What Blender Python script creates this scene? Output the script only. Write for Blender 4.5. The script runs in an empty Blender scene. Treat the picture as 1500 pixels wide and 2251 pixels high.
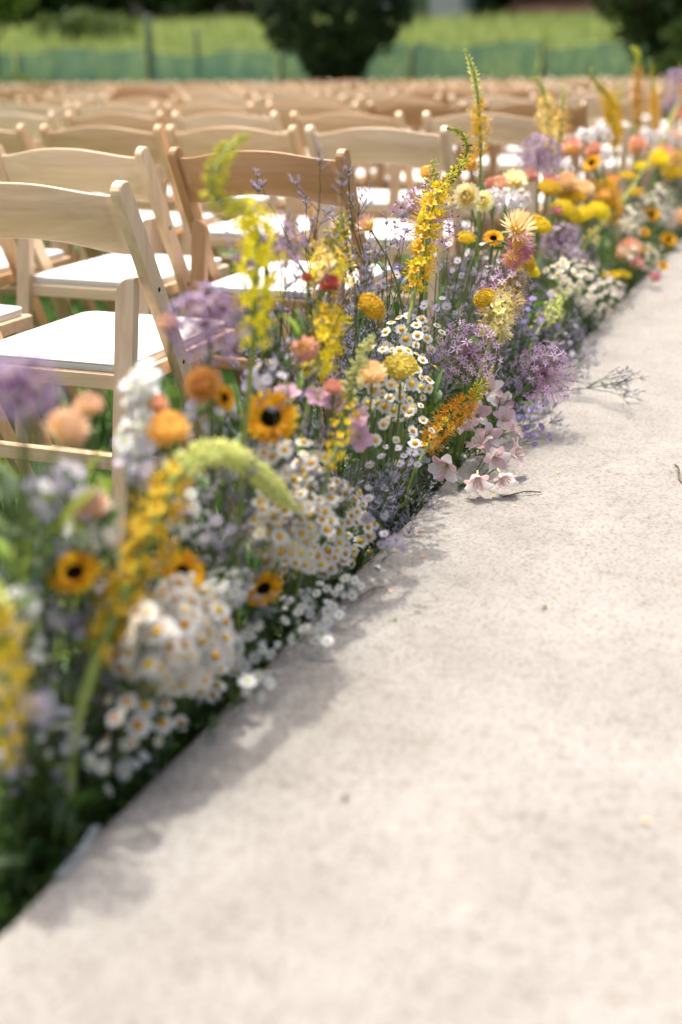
import bpy, math, random
import numpy as np
from mathutils import Matrix, Vector

random.seed(7)
rng = np.random.default_rng(7)
R = math.radians
SC = bpy.context.scene
COL = SC.collection

# ------------------------------------------------------------------ camera
F_PX, PITCH, YAW, ROLL, CAM_H = 2704.3, R(20.316), R(22.227), R(-0.9986), 0.9814
PW, PH = 1500.0, 2251.0
_cy, _sy = math.cos(YAW), math.sin(YAW)
FWD = np.array([-_sy * math.cos(PITCH), _cy * math.cos(PITCH), -math.sin(PITCH)])
_r = np.array([_cy, _sy, 0.0]); _u = np.cross(_r, FWD)
RGT = math.cos(ROLL) * _r + math.sin(ROLL) * _u
UPV = -math.sin(ROLL) * _r + math.cos(ROLL) * _u
CAM = np.array([0.0, 0.0, CAM_H])
cam_data = bpy.data.cameras.new('camera')
cam_data.sensor_fit = 'VERTICAL'
cam_data.sensor_height = 36.0
cam_data.sensor_width = 24.0
cam_data.lens = F_PX / PH * 36.0
cam_data.clip_start = 0.05
cam_data.clip_end = 2000
cam_data.dof.use_dof = True
cam_data.dof.focus_distance = 2.36
cam_data.dof.aperture_fstop = 1.6
cam_data.dof.aperture_blades = 9
cam = bpy.data.objects.new('camera', cam_data)
M = Matrix.Identity(4)
for i in range(3):
    M[i][0], M[i][1], M[i][2], M[i][3] = RGT[i], UPV[i], -FWD[i], CAM[i]
cam.matrix_world = M
COL.objects.link(cam)
SC.camera = cam

# ------------------------------------------------------------------ sky and sun
SUN_TO = np.array([-0.38, 0.30, 0.0]); SUN_EL = R(73)
SUN_TO = SUN_TO / np.linalg.norm(SUN_TO) * math.cos(SUN_EL); SUN_TO[2] = math.sin(SUN_EL)
world = bpy.data.worlds.new('World'); SC.world = world
world.use_nodes = True
wn = world.node_tree.nodes; wl = world.node_tree.links
sky = wn.new('ShaderNodeTexSky'); sky.sky_type = 'NISHITA'; sky.sun_disc = False
sky.sun_elevation = SUN_EL
sky.sun_rotation = math.atan2(SUN_TO[0], SUN_TO[1])
sky.dust_density = 9.0; sky.air_density = 0.7; sky.ozone_density = 0.4
wn['Background'].inputs[1].default_value = 0.15
wl.new(sky.outputs[0], wn['Background'].inputs[0])
sun_d = bpy.data.lights.new('sun', 'SUN'); sun_d.energy = 2.15; sun_d.angle = R(0.6)
sun_d.color = (1.0, 0.94, 0.83)
sun = bpy.data.objects.new('sun', sun_d)
sun.rotation_euler = Vector(SUN_TO).to_track_quat('Z', 'Y').to_euler()
COL.objects.link(sun)
SC.view_settings.view_transform = 'Standard'
SC.view_settings.look = 'None'
SC.view_settings.gamma = 1.0
SC.view_settings.exposure = 0.96
SC.cycles.use_denoising = True
SC.cycles.denoising_prefilter = 'ACCURATE'
try:
    SC.cycles.denoiser = 'OPENIMAGEDENOISE'
    SC.cycles.denoising_input_passes = 'RGB_ALBEDO_NORMAL'
except Exception:
    pass
SC.cycles.max_bounces = 8
SC.cycles.transparent_max_bounces = 12
SC.cycles.sample_clamp_indirect = 6.0


# ------------------------------------------------------------------ picking world points while laying the border out
def ray(x, y):
    return FWD + RGT * (x - PW / 2) / F_PX + UPV * (PH / 2 - y) / F_PX
def at_x(x, y, X):
    d = ray(x, y); return CAM + d * (X / d[0])
def at_y(x, y, Y):
    d = ray(x, y); return CAM + d * (Y / d[1])
def at_z(x, y, Z):
    d = ray(x, y); return CAM + d * ((Z - CAM[2]) / d[2])
def depth(p):
    return float((np.asarray(p) - CAM) @ FWD)
def proj(p):
    d = np.asarray(p) - CAM; z = d @ FWD
    return np.array([PW / 2 + F_PX * (d @ RGT) / z, PH / 2 - F_PX * (d @ UPV) / z])


# ------------------------------------------------------------------ materials
def new_mat(name):
    m = bpy.data.materials.new(name); m.use_nodes = True
    nt = m.node_tree; nt.nodes.clear()
    out = nt.nodes.new('ShaderNodeOutputMaterial')
    return m, nt, out

def petal_mat(name, c1, c2, trans=0.35, rough=0.6, scale=60.0, spec=0.25, hue=0.02, val=0.18):
    m, nt, out = new_mat(name)
    N = nt.nodes; L = nt.links
    oi = N.new('ShaderNodeObjectInfo')
    tc = N.new('ShaderNodeTexCoord')
    no = N.new('ShaderNodeTexNoise'); no.inputs['Scale'].default_value = scale; no.inputs['Detail'].default_value = 3
    L.new(tc.outputs['Object'], no.inputs['Vector'])
    mx = N.new('ShaderNodeMix'); mx.data_type = 'RGBA'
    mx.inputs[6].default_value = (*c1, 1); mx.inputs[7].default_value = (*c2, 1)
    mr = N.new('ShaderNodeMapRange'); mr.inputs[1].default_value = 0.3; mr.inputs[2].default_value = 0.7
    L.new(no.outputs[0], mr.inputs[0]); L.new(mr.outputs[0], mx.inputs[0])
    hs = N.new('ShaderNodeHueSaturation')
    h = N.new('ShaderNodeMapRange'); h.inputs[3].default_value = 0.5 - hue; h.inputs[4].default_value = 0.5 + hue
    v = N.new('ShaderNodeMapRange'); v.inputs[3].default_value = 1 - val; v.inputs[4].default_value = 1 + val * 0.6
    L.new(oi.outputs['Random'], h.inputs[0]); L.new(oi.outputs['Random'], v.inputs[0])
    L.new(h.outputs[0], hs.inputs['Hue']); L.new(v.outputs[0], hs.inputs['Value'])
    L.new(mx.outputs[2], hs.inputs['Color'])
    p = N.new('ShaderNodeBsdfPrincipled')
    p.inputs['Roughness'].default_value = rough
    p.inputs['Specular IOR Level'].default_value = spec
    L.new(hs.outputs[0], p.inputs['Base Color'])
    tr = N.new('ShaderNodeBsdfTranslucent'); L.new(hs.outputs[0], tr.inputs['Color'])
    ms = N.new('ShaderNodeMixShader'); ms.inputs[0].default_value = trans
    L.new(p.outputs[0], ms.inputs[1]); L.new(tr.outputs[0], ms.inputs[2])
    L.new(ms.outputs[0], out.inputs['Surface'])
    return m

def wood_mat(name, axis, tint=(1, 1, 1)):
    m, nt, out = new_mat(name)
    N = nt.nodes; L = nt.links
    tc = N.new('ShaderNodeTexCoord'); mp = N.new('ShaderNodeMapping')
    s = [38.0, 38.0, 38.0]; s[axis] = 2.6
    mp.inputs['Scale'].default_value = s
    oi = N.new('ShaderNodeObjectInfo')
    cmb = N.new('ShaderNodeCombineXYZ'); mul = N.new('ShaderNodeMath'); mul.operation = 'MULTIPLY'; mul.inputs[1].default_value = 37.0
    L.new(oi.outputs['Random'], mul.inputs[0])
    for k in range(3): L.new(mul.outputs[0], cmb.inputs[k])
    L.new(tc.outputs['Object'], mp.inputs['Vector']); L.new(cmb.outputs[0], mp.inputs['Location'])
    n1 = N.new('ShaderNodeTexNoise'); n1.inputs['Scale'].default_value = 1.0; n1.inputs['Detail'].default_value = 6; n1.inputs['Roughness'].default_value = 0.65
    n1.inputs['Distortion'].default_value = 0.6
    L.new(mp.outputs[0], n1.inputs['Vector'])
    n2 = N.new('ShaderNodeTexNoise'); n2.inputs['Scale'].default_value = 7.0; n2.inputs['Detail'].default_value = 2
    L.new(tc.outputs['Object'], n2.inputs['Vector'])
    ramp = N.new('ShaderNodeValToRGB'); e = ramp.color_ramp.elements
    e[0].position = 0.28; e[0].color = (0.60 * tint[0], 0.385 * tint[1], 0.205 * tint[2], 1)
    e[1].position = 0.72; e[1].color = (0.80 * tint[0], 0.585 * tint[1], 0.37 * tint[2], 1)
    L.new(n1.outputs[0], ramp.inputs[0])
    # whole-piece tone
    tone = N.new('ShaderNodeMix'); tone.data_type = 'RGBA'; tone.blend_type = 'MULTIPLY'; tone.inputs[0].default_value = 1.0
    tr = N.new('ShaderNodeValToRGB'); t = tr.color_ramp.elements
    t[0].position = 0.0; t[0].color = (0.86, 0.83, 0.80, 1)
    t[1].position = 0.35; t[1].color = (1.0, 0.98, 0.96, 1)
    t2 = t.new(1.0); t2.color = (1.06, 1.07, 1.07, 1)
    L.new(oi.outputs['Random'], tr.inputs[0])
    L.new(ramp.outputs[0], tone.inputs[6]); L.new(tr.outputs[0], tone.inputs[7])
    # scuffs
    sc = N.new('ShaderNodeMix'); sc.data_type = 'RGBA'; sc.inputs[7].default_value = (0.10, 0.06, 0.04, 1)
    mr = N.new('ShaderNodeMapRange'); mr.inputs[1].default_value = 0.70; mr.inputs[2].default_value = 0.80; mr.inputs[4].default_value = 0.55
    L.new(n2.outputs[0], mr.inputs[0]); L.new(mr.outputs[0], sc.inputs[0]); L.new(tone.outputs[2], sc.inputs[6])
    p = N.new('ShaderNodeBsdfPrincipled'); p.inputs['Roughness'].default_value = 0.42
    L.new(sc.outputs[2], p.inputs['Base Color'])
    bp = N.new('ShaderNodeBump'); bp.inputs['Strength'].default_value = 0.12; bp.inputs['Distance'].default_value = 0.002
    L.new(n1.outputs[0], bp.inputs['Height']); L.new(bp.outputs[0], p.inputs['Normal'])
    L.new(p.outputs[0], out.inputs['Surface'])
    return m

def plain_mat(name, c1, c2=None, rough=0.6, scale=20.0, bump=0.0, metal=0.0, detail=4, lo=0.35, hi=0.65):
    m, nt, out = new_mat(name)
    N = nt.nodes; L = nt.links
    c2 = c2 or c1
    tc = N.new('ShaderNodeTexCoord')
    no = N.new('ShaderNodeTexNoise'); no.inputs['Scale'].default_value = scale; no.inputs['Detail'].default_value = detail
    L.new(tc.outputs['Object'], no.inputs['Vector'])
    mx = N.new('ShaderNodeMix'); mx.data_type = 'RGBA'
    mx.inputs[6].default_value = (*c1, 1); mx.inputs[7].default_value = (*c2, 1)
    mr = N.new('ShaderNodeMapRange'); mr.inputs[1].default_value = lo; mr.inputs[2].default_value = hi
    L.new(no.outputs[0], mr.inputs[0]); L.new(mr.outputs[0], mx.inputs[0])
    p = N.new('ShaderNodeBsdfPrincipled'); p.inputs['Roughness'].default_value = rough; p.inputs['Metallic'].default_value = metal
    L.new(mx.outputs[2], p.inputs['Base Color'])
    if bump:
        b = N.new('ShaderNodeBump'); b.inputs['Strength'].default_value = bump; b.inputs['Distance'].default_value = 0.01
        L.new(no.outputs[0], b.inputs['Height']); L.new(b.outputs[0], p.inputs['Normal'])
    L.new(p.outputs[0], out.inputs['Surface'])
    return m

def carpet_mat():
    m, nt, out = new_mat('carpet')
    N = nt.nodes; L = nt.links
    tc = N.new('ShaderNodeTexCoord')
    big = N.new('ShaderNodeTexNoise'); big.inputs['Scale'].default_value = 5.0; big.inputs['Detail'].default_value = 5; big.inputs['Roughness'].default_value = 0.6
    mid = N.new('ShaderNodeTexNoise'); mid.inputs['Scale'].default_value = 42.0; mid.inputs['Detail'].default_value = 4
    fine = N.new('ShaderNodeTexNoise'); fine.inputs['Scale'].default_value = 150.0; fine.inputs['Detail'].default_value = 3; fine.inputs['Roughness'].default_value = 0.7
    for n in (big, mid, fine): L.new(tc.outputs['Object'], n.inputs['Vector'])
    a = N.new('ShaderNodeMix'); a.data_type = 'RGBA'; a.inputs[6].default_value = (0.305, 0.293, 0.272, 1); a.inputs[7].default_value = (0.375, 0.365, 0.344, 1)
    r1 = N.new('ShaderNodeMapRange'); r1.inputs[1].default_value = 0.30; r1.inputs[2].default_value = 0.62
    L.new(big.outputs[0], r1.inputs[0]); L.new(r1.outputs[0], a.inputs[0])
    b = N.new('ShaderNodeMix'); b.data_type = 'RGBA'; b.blend_type = 'MULTIPLY'; b.inputs[7].default_value = (0.86, 0.83, 0.80, 1)
    r2 = N.new('ShaderNodeMapRange'); r2.inputs[1].default_value = 0.52; r2.inputs[2].default_value = 0.72
    L.new(mid.outputs[0], r2.inputs[0]); L.new(r2.outputs[0], b.inputs[0]); L.new(a.outputs[2], b.inputs[6])
    c = N.new('ShaderNodeMix'); c.data_type = 'RGBA'; c.blend_type = 'MULTIPLY'; c.inputs[7].default_value = (0.60, 0.56, 0.53, 1)
    r3 = N.new('ShaderNodeMapRange'); r3.inputs[1].default_value = 0.50; r3.inputs[2].default_value = 0.68
    L.new(fine.outputs[0], r3.inputs[0]); L.new(r3.outputs[0], c.inputs[0]); L.new(b.outputs[2], c.inputs[6])
    p = N.new('ShaderNodeBsdfPrincipled'); p.inputs['Roughness'].default_value = 0.95; p.inputs['Specular IOR Level'].default_value = 0.1
    L.new(c.outputs[2], p.inputs['Base Color'])
    ad = N.new('ShaderNodeMath'); ad.operation = 'MULTIPLY_ADD'; ad.inputs[1].default_value = 0.6
    L.new(mid.outputs[0], ad.inputs[0]); L.new(fine.outputs[0], ad.inputs[2])
    bp = N.new('ShaderNodeBump'); bp.inputs['Strength'].default_value = 1.0; bp.inputs['Distance'].default_value = 0.008; bp.invert = True
    L.new(ad.outputs[0], bp.inputs['Height']); L.new(bp.outputs[0], p.inputs['Normal'])
    L.new(p.outputs[0], out.inputs['Surface'])
    return m

def mesh_mat():
    m, nt, out = new_mat('teal_netting')
    N = nt.nodes; L = nt.links
    tc = N.new('ShaderNodeTexCoord')
    no = N.new('ShaderNodeTexNoise'); no.inputs['Scale'].default_value = 2.0; no.inputs['Detail'].default_value = 4
    L.new(tc.outputs['Object'], no.inputs['Vector'])
    mx = N.new('ShaderNodeMix'); mx.data_type = 'RGBA'; mx.inputs[6].default_value = (0.08, 0.20, 0.165, 1); mx.inputs[7].default_value = (0.17, 0.32, 0.275, 1)
    L.new(no.outputs[0], mx.inputs[0])
    d = N.new('ShaderNodeBsdfDiffuse'); L.new(mx.outputs[2], d.inputs[0])
    t2 = N.new('ShaderNodeBsdfTranslucent'); L.new(mx.outputs[2], t2.inputs[0])
    m0 = N.new('ShaderNodeMixShader'); m0.inputs[0].default_value = 0.4; L.new(d.outputs[0], m0.inputs[1]); L.new(t2.outputs[0], m0.inputs[2])
    tp = N.new('ShaderNodeBsdfTransparent')
    ms = N.new('ShaderNodeMixShader')
    mr = N.new('ShaderNodeMapRange'); mr.inputs[1].default_value = 0.3; mr.inputs[2].default_value = 0.7; mr.inputs[3].default_value = 0.1; mr.inputs[4].default_value = 0.55
    L.new(no.outputs[0], mr.inputs[0]); L.new(mr.outputs[0], ms.inputs[0])
    L.new(m0.outputs[0], ms.inputs[1]); L.new(tp.outputs[0], ms.inputs[2])
    L.new(ms.outputs[0], out.inputs['Surface'])
    return m

MT = {}
for _n, _t in (('', (1, 1, 1)), ('_brown', (0.62, 0.50, 0.38)), ('_pale', (1.06, 1.18, 1.36)), ('_fill_lit', (1.13, 1.20, 1.34))):  # last tint brightens the back row's wood, standing in for missing bounce light
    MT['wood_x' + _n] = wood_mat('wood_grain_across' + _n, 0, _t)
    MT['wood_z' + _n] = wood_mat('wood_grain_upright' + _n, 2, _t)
MT['vinyl'] = plain_mat('white_vinyl', (0.80, 0.79, 0.77), (0.76, 0.75, 0.73), 0.45, 9, 0.25)
MT['bolt'] = plain_mat('dark_bolt', (0.03, 0.025, 0.02), None, 0.5)
MT['carpet'] = carpet_mat()
MT['board'] = plain_mat('dark_board', (0.018, 0.016, 0.014), (0.03, 0.026, 0.02), 0.9, 9)
MT['soil'] = plain_mat('soil', (0.012, 0.012, 0.008), (0.03, 0.026, 0.016), 0.95, 30, 0.5)
MT['lawn'] = plain_mat('lawn', (0.035, 0.085, 0.016), (0.075, 0.135, 0.03), 0.9, 8, 0.3)
MT['field'] = plain_mat('field', (0.10, 0.17, 0.035), (0.17, 0.25, 0.06), 0.9, 0.5)
MT['steel'] = plain_mat('galvanised_strip', (0.30, 0.34, 0.36), (0.22, 0.26, 0.28), 0.5, 40, 0, 0.3)
MT['net'] = mesh_mat()
MT['post'] = plain_mat('dark_post', (0.07, 0.11, 0.06), (0.11, 0.15, 0.09), 0.7, 12)
MT['bark'] = plain_mat('bark', (0.06, 0.045, 0.03), (0.11, 0.085, 0.06), 0.9, 25, 0.6)
MT['wall'] = plain_mat('grey_render', (0.42, 0.42, 0.45), (0.5, 0.5, 0.53), 0.8, 3)
MT['roof'] = plain_mat('brown_roof', (0.17, 0.085, 0.05), (0.23, 0.12, 0.07), 0.8, 3)
MT['twig'] = plain_mat('dry_twig', (0.10, 0.07, 0.035), (0.18, 0.13, 0.07), 0.8, 60)
G = lambda n, a, b, **k: MT.__setitem__(n, petal_mat(n, a, b, **k))
G('stem', (0.10, 0.17, 0.035), (0.16, 0.22, 0.06), trans=0.1, spec=0.4, rough=0.45)
G('stem_pale', (0.24, 0.33, 0.07), (0.34, 0.42, 0.12), trans=0.15, rough=0.5)
G('stem_dark', (0.05, 0.09, 0.025), (0.09, 0.13, 0.045), trans=0.05, rough=0.5)
G('stem_brown', (0.10, 0.07, 0.03), (0.17, 0.13, 0.05), trans=0.05)
G('leaf', (0.065, 0.15, 0.022), (0.12, 0.23, 0.04), trans=0.4, rough=0.4, spec=0.45, scale=25)
G('leaf_dark', (0.025, 0.065, 0.014), (0.05, 0.11, 0.025), trans=0.3, rough=0.45, spec=0.4, scale=25)
G('leaf_grey', (0.10, 0.15, 0.09), (0.16, 0.21, 0.13), trans=0.3, rough=0.6, scale=25)
G('leaf_lime', (0.22, 0.34, 0.035), (0.32, 0.42, 0.07), trans=0.45, rough=0.5, scale=25)
G('grass_a', (0.05, 0.13, 0.018), (0.09, 0.20, 0.03), trans=0.4, rough=0.5, scale=15)
G('grass_b', (0.09, 0.17, 0.03), (0.14, 0.24, 0.05), trans=0.4, rough=0.5, scale=15)
G('crop_a', (0.31, 0.44, 0.13), (0.42, 0.53, 0.20), trans=0.4, rough=0.6, scale=1.5)
G('crop_b', (0.18, 0.28, 0.05), (0.27, 0.37, 0.08), trans=0.4, rough=0.6, scale=1.5)
G('tree_a', (0.065, 0.125, 0.028), (0.11, 0.18, 0.05), trans=0.3, rough=0.5, scale=2)
G('tree_b', (0.03, 0.065, 0.018), (0.055, 0.10, 0.03), trans=0.25, rough=0.5, scale=2)
G('shrub_dark', (0.014, 0.028, 0.009), (0.03, 0.055, 0.016), trans=0.2, rough=0.6, scale=2)
G('tree_c', (0.10, 0.17, 0.03), (0.17, 0.25, 0.05), trans=0.4, rough=0.5, scale=2)
G('daisy_white', (0.80, 0.80, 0.76), (0.74, 0.74, 0.70), trans=0.3, val=0.06, hue=0.0)
G('daisy_eye', (0.62, 0.33, 0.02), (0.74, 0.47, 0.03), trans=0.0, rough=0.8, scale=400)
G('aster_white', (0.76, 0.78, 0.77), (0.66, 0.68, 0.72), trans=0.3, val=0.08, hue=0.0)
G('aster_eye', (0.55, 0.50, 0.08), (0.42, 0.45, 0.06), trans=0.0, rough=0.8, scale=400)
G('aster_lilac', (0.54, 0.49, 0.70), (0.66, 0.62, 0.78), trans=0.35)
G('aster_violet', (0.23, 0.16, 0.55), (0.33, 0.25, 0.66), trans=0.35)
G('limo_a', (0.38, 0.34, 0.51), (0.50, 0.46, 0.61), trans=0.25)
G('limo_b', (0.25, 0.23, 0.33), (0.35, 0.33, 0.43), trans=0.2)
G('limo_pale', (0.55, 0.52, 0.60), (0.64, 0.61, 0.68), trans=0.3)
G('allium_a', (0.60, 0.44, 0.63), (0.72, 0.58, 0.75), trans=0.35, spec=0.35, rough=0.45)
G('allium_b', (0.48, 0.29, 0.50), (0.60, 0.42, 0.64), trans=0.3, spec=0.35, rough=0.45)
G('allium_pedicel', (0.27, 0.11, 0.22), (0.36, 0.20, 0.26), trans=0.1)
G('allium_eye', (0.13, 0.09, 0.10), (0.20, 0.17, 0.09), trans=0.0)
G('allium_deep', (0.42, 0.27, 0.56), (0.54, 0.38, 0.70), trans=0.35)
G('ere_yellow', (0.84, 0.66, 0.03), (0.88, 0.74, 0.06), trans=0.4)
G('ere_gold', (0.82, 0.52, 0.03), (0.86, 0.60, 0.05), trans=0.35)
G('ere_pale', (0.88, 0.80, 0.36), (0.90, 0.84, 0.48), trans=0.4)
G('ere_orange', (0.80, 0.38, 0.05), (0.84, 0.48, 0.08), trans=0.35)
G('ere_apricot', (0.86, 0.60, 0.22), (0.88, 0.68, 0.32), trans=0.4)
G('ere_bud', (0.56, 0.54, 0.04), (0.68, 0.62, 0.06), trans=0.3)
G('ere_bud_brown', (0.16, 0.07, 0.025), (0.28, 0.15, 0.035), trans=0.15)
G('ere_bud_green', (0.72, 0.72, 0.24), (0.80, 0.79, 0.34), trans=0.35)
G('yarrow', (0.72, 0.50, 0.015), (0.80, 0.60, 0.03), trans=0.12, rough=0.8, scale=300)
G('yarrow_lemon', (0.76, 0.66, 0.06), (0.82, 0.74, 0.14), trans=0.15, rough=0.8, scale=300)
G('straw_orange', (0.90, 0.52, 0.13), (0.92, 0.62, 0.21), trans=0.45, rough=0.4, spec=0.5)
G('straw_peach', (0.88, 0.58, 0.34), (0.90, 0.68, 0.46), trans=0.3, rough=0.4, spec=0.5)
G('straw_dusty', (0.70, 0.43, 0.31), (0.76, 0.53, 0.41), trans=0.35, rough=0.5, spec=0.4)
G('straw_coral', (0.78, 0.38, 0.28), (0.82, 0.48, 0.38), trans=0.3, rough=0.4, spec=0.5)
G('straw_red', (0.36, 0.06, 0.05), (0.46, 0.10, 0.08), trans=0.25, rough=0.4, spec=0.5)
G('straw_cream', (0.82, 0.76, 0.42), (0.86, 0.80, 0.52), trans=0.35, rough=0.4, spec=0.5)
G('straw_pink', (0.66, 0.26, 0.30), (0.74, 0.38, 0.40), trans=0.3, rough=0.4, spec=0.5)
G('straw_yellow', (0.82, 0.60, 0.03), (0.86, 0.68, 0.06), trans=0.3, rough=0.4, spec=0.4)
G('straw_white', (0.80, 0.77, 0.76), (0.82, 0.72, 0.72), trans=0.35, rough=0.5)
G('straw_eye', (0.22, 0.12, 0.03), (0.42, 0.26, 0.05), trans=0.0, rough=0.8, scale=300)
G('sun_petal', (0.82, 0.40, 0.010), (0.86, 0.50, 0.015), trans=0.35, scale=40)
G('sun_disc', (0.012, 0.007, 0.005), (0.035, 0.018, 0.01), trans=0.0, rough=0.9, scale=300, spec=0.0)
G('lily_pink', (0.80, 0.52, 0.58), (0.84, 0.68, 0.71), trans=0.4, spec=0.35, rough=0.45)
G('lily_white', (0.82, 0.79, 0.78), (0.84, 0.74, 0.76), trans=0.4, spec=0.35, rough=0.45)
G('mallow_pink', (0.76, 0.42, 0.60), (0.82, 0.56, 0.70), trans=0.4, spec=0.3)
G('anther', (0.55, 0.50, 0.25), (0.62, 0.56, 0.30), trans=0.0)


# ------------------------------------------------------------------ mesh templates (numpy)
class Tm:
    """verts (n,3), quads (q,4), tris (t,3), one material index per face"""
    def __init__(s, V, Q=None, Tr=None, mq=None, mt=None):
        s.V = np.asarray(V, float).reshape(-1, 3)
        s.Q = np.zeros((0, 4), int) if Q is None else np.asarray(Q, int).reshape(-1, 4)
        s.T = np.zeros((0, 3), int) if Tr is None else np.asarray(Tr, int).reshape(-1, 3)
        s.mq = np.zeros(len(s.Q), int) if mq is None else np.broadcast_to(np.asarray(mq, int), (len(s.Q),)).copy()
        s.mt = np.zeros(len(s.T), int) if mt is None else np.broadcast_to(np.asarray(mt, int), (len(s.T),)).copy()
    def tf(s, m):
        return Tm(s.V @ m[:3, :3].T + m[:3, 3], s.Q, s.T, s.mq, s.mt)
    def mat(s, i):
        return Tm(s.V, s.Q, s.T, np.full(len(s.Q), i), np.full(len(s.T), i))

def join(ts):
    ts = [t for t in ts if len(t.V)]
    if not ts: return Tm(np.zeros((0, 3)))
    off = np.cumsum([0] + [len(t.V) for t in ts[:-1]])
    return Tm(np.concatenate([t.V for t in ts]),
              np.concatenate([t.Q + o for t, o in zip(ts, off)]), np.concatenate([t.T + o for t, o in zip(ts, off)]),
              np.concatenate([t.mq for t in ts]), np.concatenate([t.mt for t in ts]))

def scatter(t, mats, mi=None):
    """copies of t at (k,4,4) matrices merged; mi: material index per copy"""
    mats = np.asarray(mats)
    if len(mats) == 0: return Tm(np.zeros((0, 3)))
    k = len(mats); n = len(t.V)
    V = np.einsum('kij,nj->kni', mats[:, :3, :3], t.V) + mats[:, None, :3, 3]
    off = (np.arange(k) * n)[:, None, None]
    Q = (t.Q[None] + off).reshape(-1, 4); T_ = (t.T[None] + off).reshape(-1, 3)
    if mi is None:
        mq = np.tile(t.mq, k); mt = np.tile(t.mt, k)
    else:
        mi = np.asarray(mi); mq = np.repeat(mi, len(t.Q)); mt = np.repeat(mi, len(t.T))
    return Tm(V.reshape(-1, 3), Q, T_, mq, mt)

def to_mesh(name, t, mats, smooth=True):
    me = bpy.data.meshes.new(name)
    nq, nt_ = len(t.Q), len(t.T)
    me.vertices.add(len(t.V)); me.vertices.foreach_set('co', t.V.astype(np.float32).ravel())
    loops = np.concatenate([t.Q.ravel(), t.T.ravel()]).astype(np.int32)
    me.loops.add(len(loops)); me.loops.foreach_set('vertex_index', loops)
    me.polygons.add(nq + nt_)
    st = np.concatenate([np.arange(nq) * 4, nq * 4 + np.arange(nt_) * 3]).astype(np.int32)
    me.polygons.foreach_set('loop_start', st)
    me.polygons.foreach_set('material_index', np.concatenate([t.mq, t.mt]).astype(np.int32))
    me.polygons.foreach_set('use_smooth', np.full(nq + nt_, smooth))
    for m in mats: me.materials.append(MT[m])
    me.update(calc_edges=True); me.validate()
    return me

def unit(v):
    v = np.asarray(v, float); n = np.linalg.norm(v); return v / n if n > 1e-9 else np.array([0, 0, 1.0])

def frame(loc, z, roll=0.0, s=1.0):
    """4x4 with local Z along z"""
    z = unit(z); a = np.array([1.0, 0, 0]) if abs(z[0]) < 0.9 else np.array([0, 1.0, 0])
    x = unit(np.cross(a, z)); y = np.cross(z, x)
    c, sn = math.cos(roll), math.sin(roll)
    x2 = c * x + sn * y; y2 = -sn * x + c * y
    m = np.eye(4); sv = np.broadcast_to(np.asarray(s, float), (3,))
    m[:3, 0] = x2 * sv[0]; m[:3, 1] = y2 * sv[1]; m[:3, 2] = z * sv[2]; m[:3, 3] = loc
    return m

def rotz(a):
    m = np.eye(4); c, s = math.cos(a), math.sin(a); m[0, 0] = c; m[0, 1] = -s; m[1, 0] = s; m[1, 1] = c; return m
def move(v):
    m = np.eye(4); m[:3, 3] = v; return m

def box(x0, x1, y0, y1, z0, z1, b=0.0):
    V = []
    if b <= 0:
        V = [(x, y, z) for z in (z0, z1) for y in (y0, y1) for x in (x0, x1)]
        Q = [(0, 2, 3, 1), (4, 5, 7, 6), (0, 1, 5, 4), (2, 6, 7, 3), (0, 4, 6, 2), (1, 3, 7, 5)]
        return Tm(V, Q)
    # chamfered along the top and bottom outline
    def ring(z, i): return [(x0 + i, y0 + b, z), (x0 + b, y0 + i, z), (x1 - b, y0 + i, z), (x1 - i, y0 + b, z), (x1 - i, y1 - b, z), (x1 - b, y1 - i, z), (x0 + b, y1 - i, z), (x0 + i, y1 - b, z)]
    rs = [ring(z0, b), ring(z0 + b, 0), ring(z1 - b, 0), ring(z1, b)]
    V = [p for r_ in rs for p in r_]
    Q = []
    for k in range(3):
        for j in range(8): Q.append((k * 8 + j, k * 8 + (j + 1) % 8, (k + 1) * 8 + (j + 1) % 8, (k + 1) * 8 + j))
    for base, fl in ((0, 1), (24, 0)):
        for a, b_, c, d in ((0, 1, 2, 3), (0, 3, 4, 7), (4, 5, 6, 7)):
            q = [base + a, base + b_, base + c, base + d]; Q.append(q[::-1] if fl else q)
    return Tm(V, Q)

def tube(P, rad, n=5, cap=True):
    P = np.asarray(P, float); k = len(P)
    rad = np.broadcast_to(np.asarray(rad, float), (k,))
    tan = np.gradient(P, axis=0)
    tan /= np.maximum(np.linalg.norm(tan, axis=1, keepdims=True), 1e-9)
    ref = np.array([1.0, 0, 0]) if abs(tan[0][0]) < 0.8 else np.array([0, 1.0, 0])
    V = []; x = unit(np.cross(ref, tan[0]))
    ang = np.arange(n) * 2 * math.pi / n
    for i in range(k):
        x = unit(x - tan[i] * (x @ tan[i])); y = np.cross(tan[i], x)
        V.append(P[i] + rad[i] * (np.cos(ang)[:, None] * x + np.sin(ang)[:, None] * y))
    V = np.concatenate(V)
    Q = [(i * n + j, i * n + (j + 1) % n, (i + 1) * n + (j + 1) % n, (i + 1) * n + j) for i in range(k - 1) for j in range(n)]
    T_ = []
    if cap:
        V = np.concatenate([V, P[:1], P[-1:]]); a, b = k * n, k * n + 1
        for j in range(n):
            T_.append((a, (j + 1) % n, j)); T_.append((b, (k - 1) * n + j, (k - 1) * n + (j + 1) % n))
    return Tm(V, Q, T_)

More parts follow.
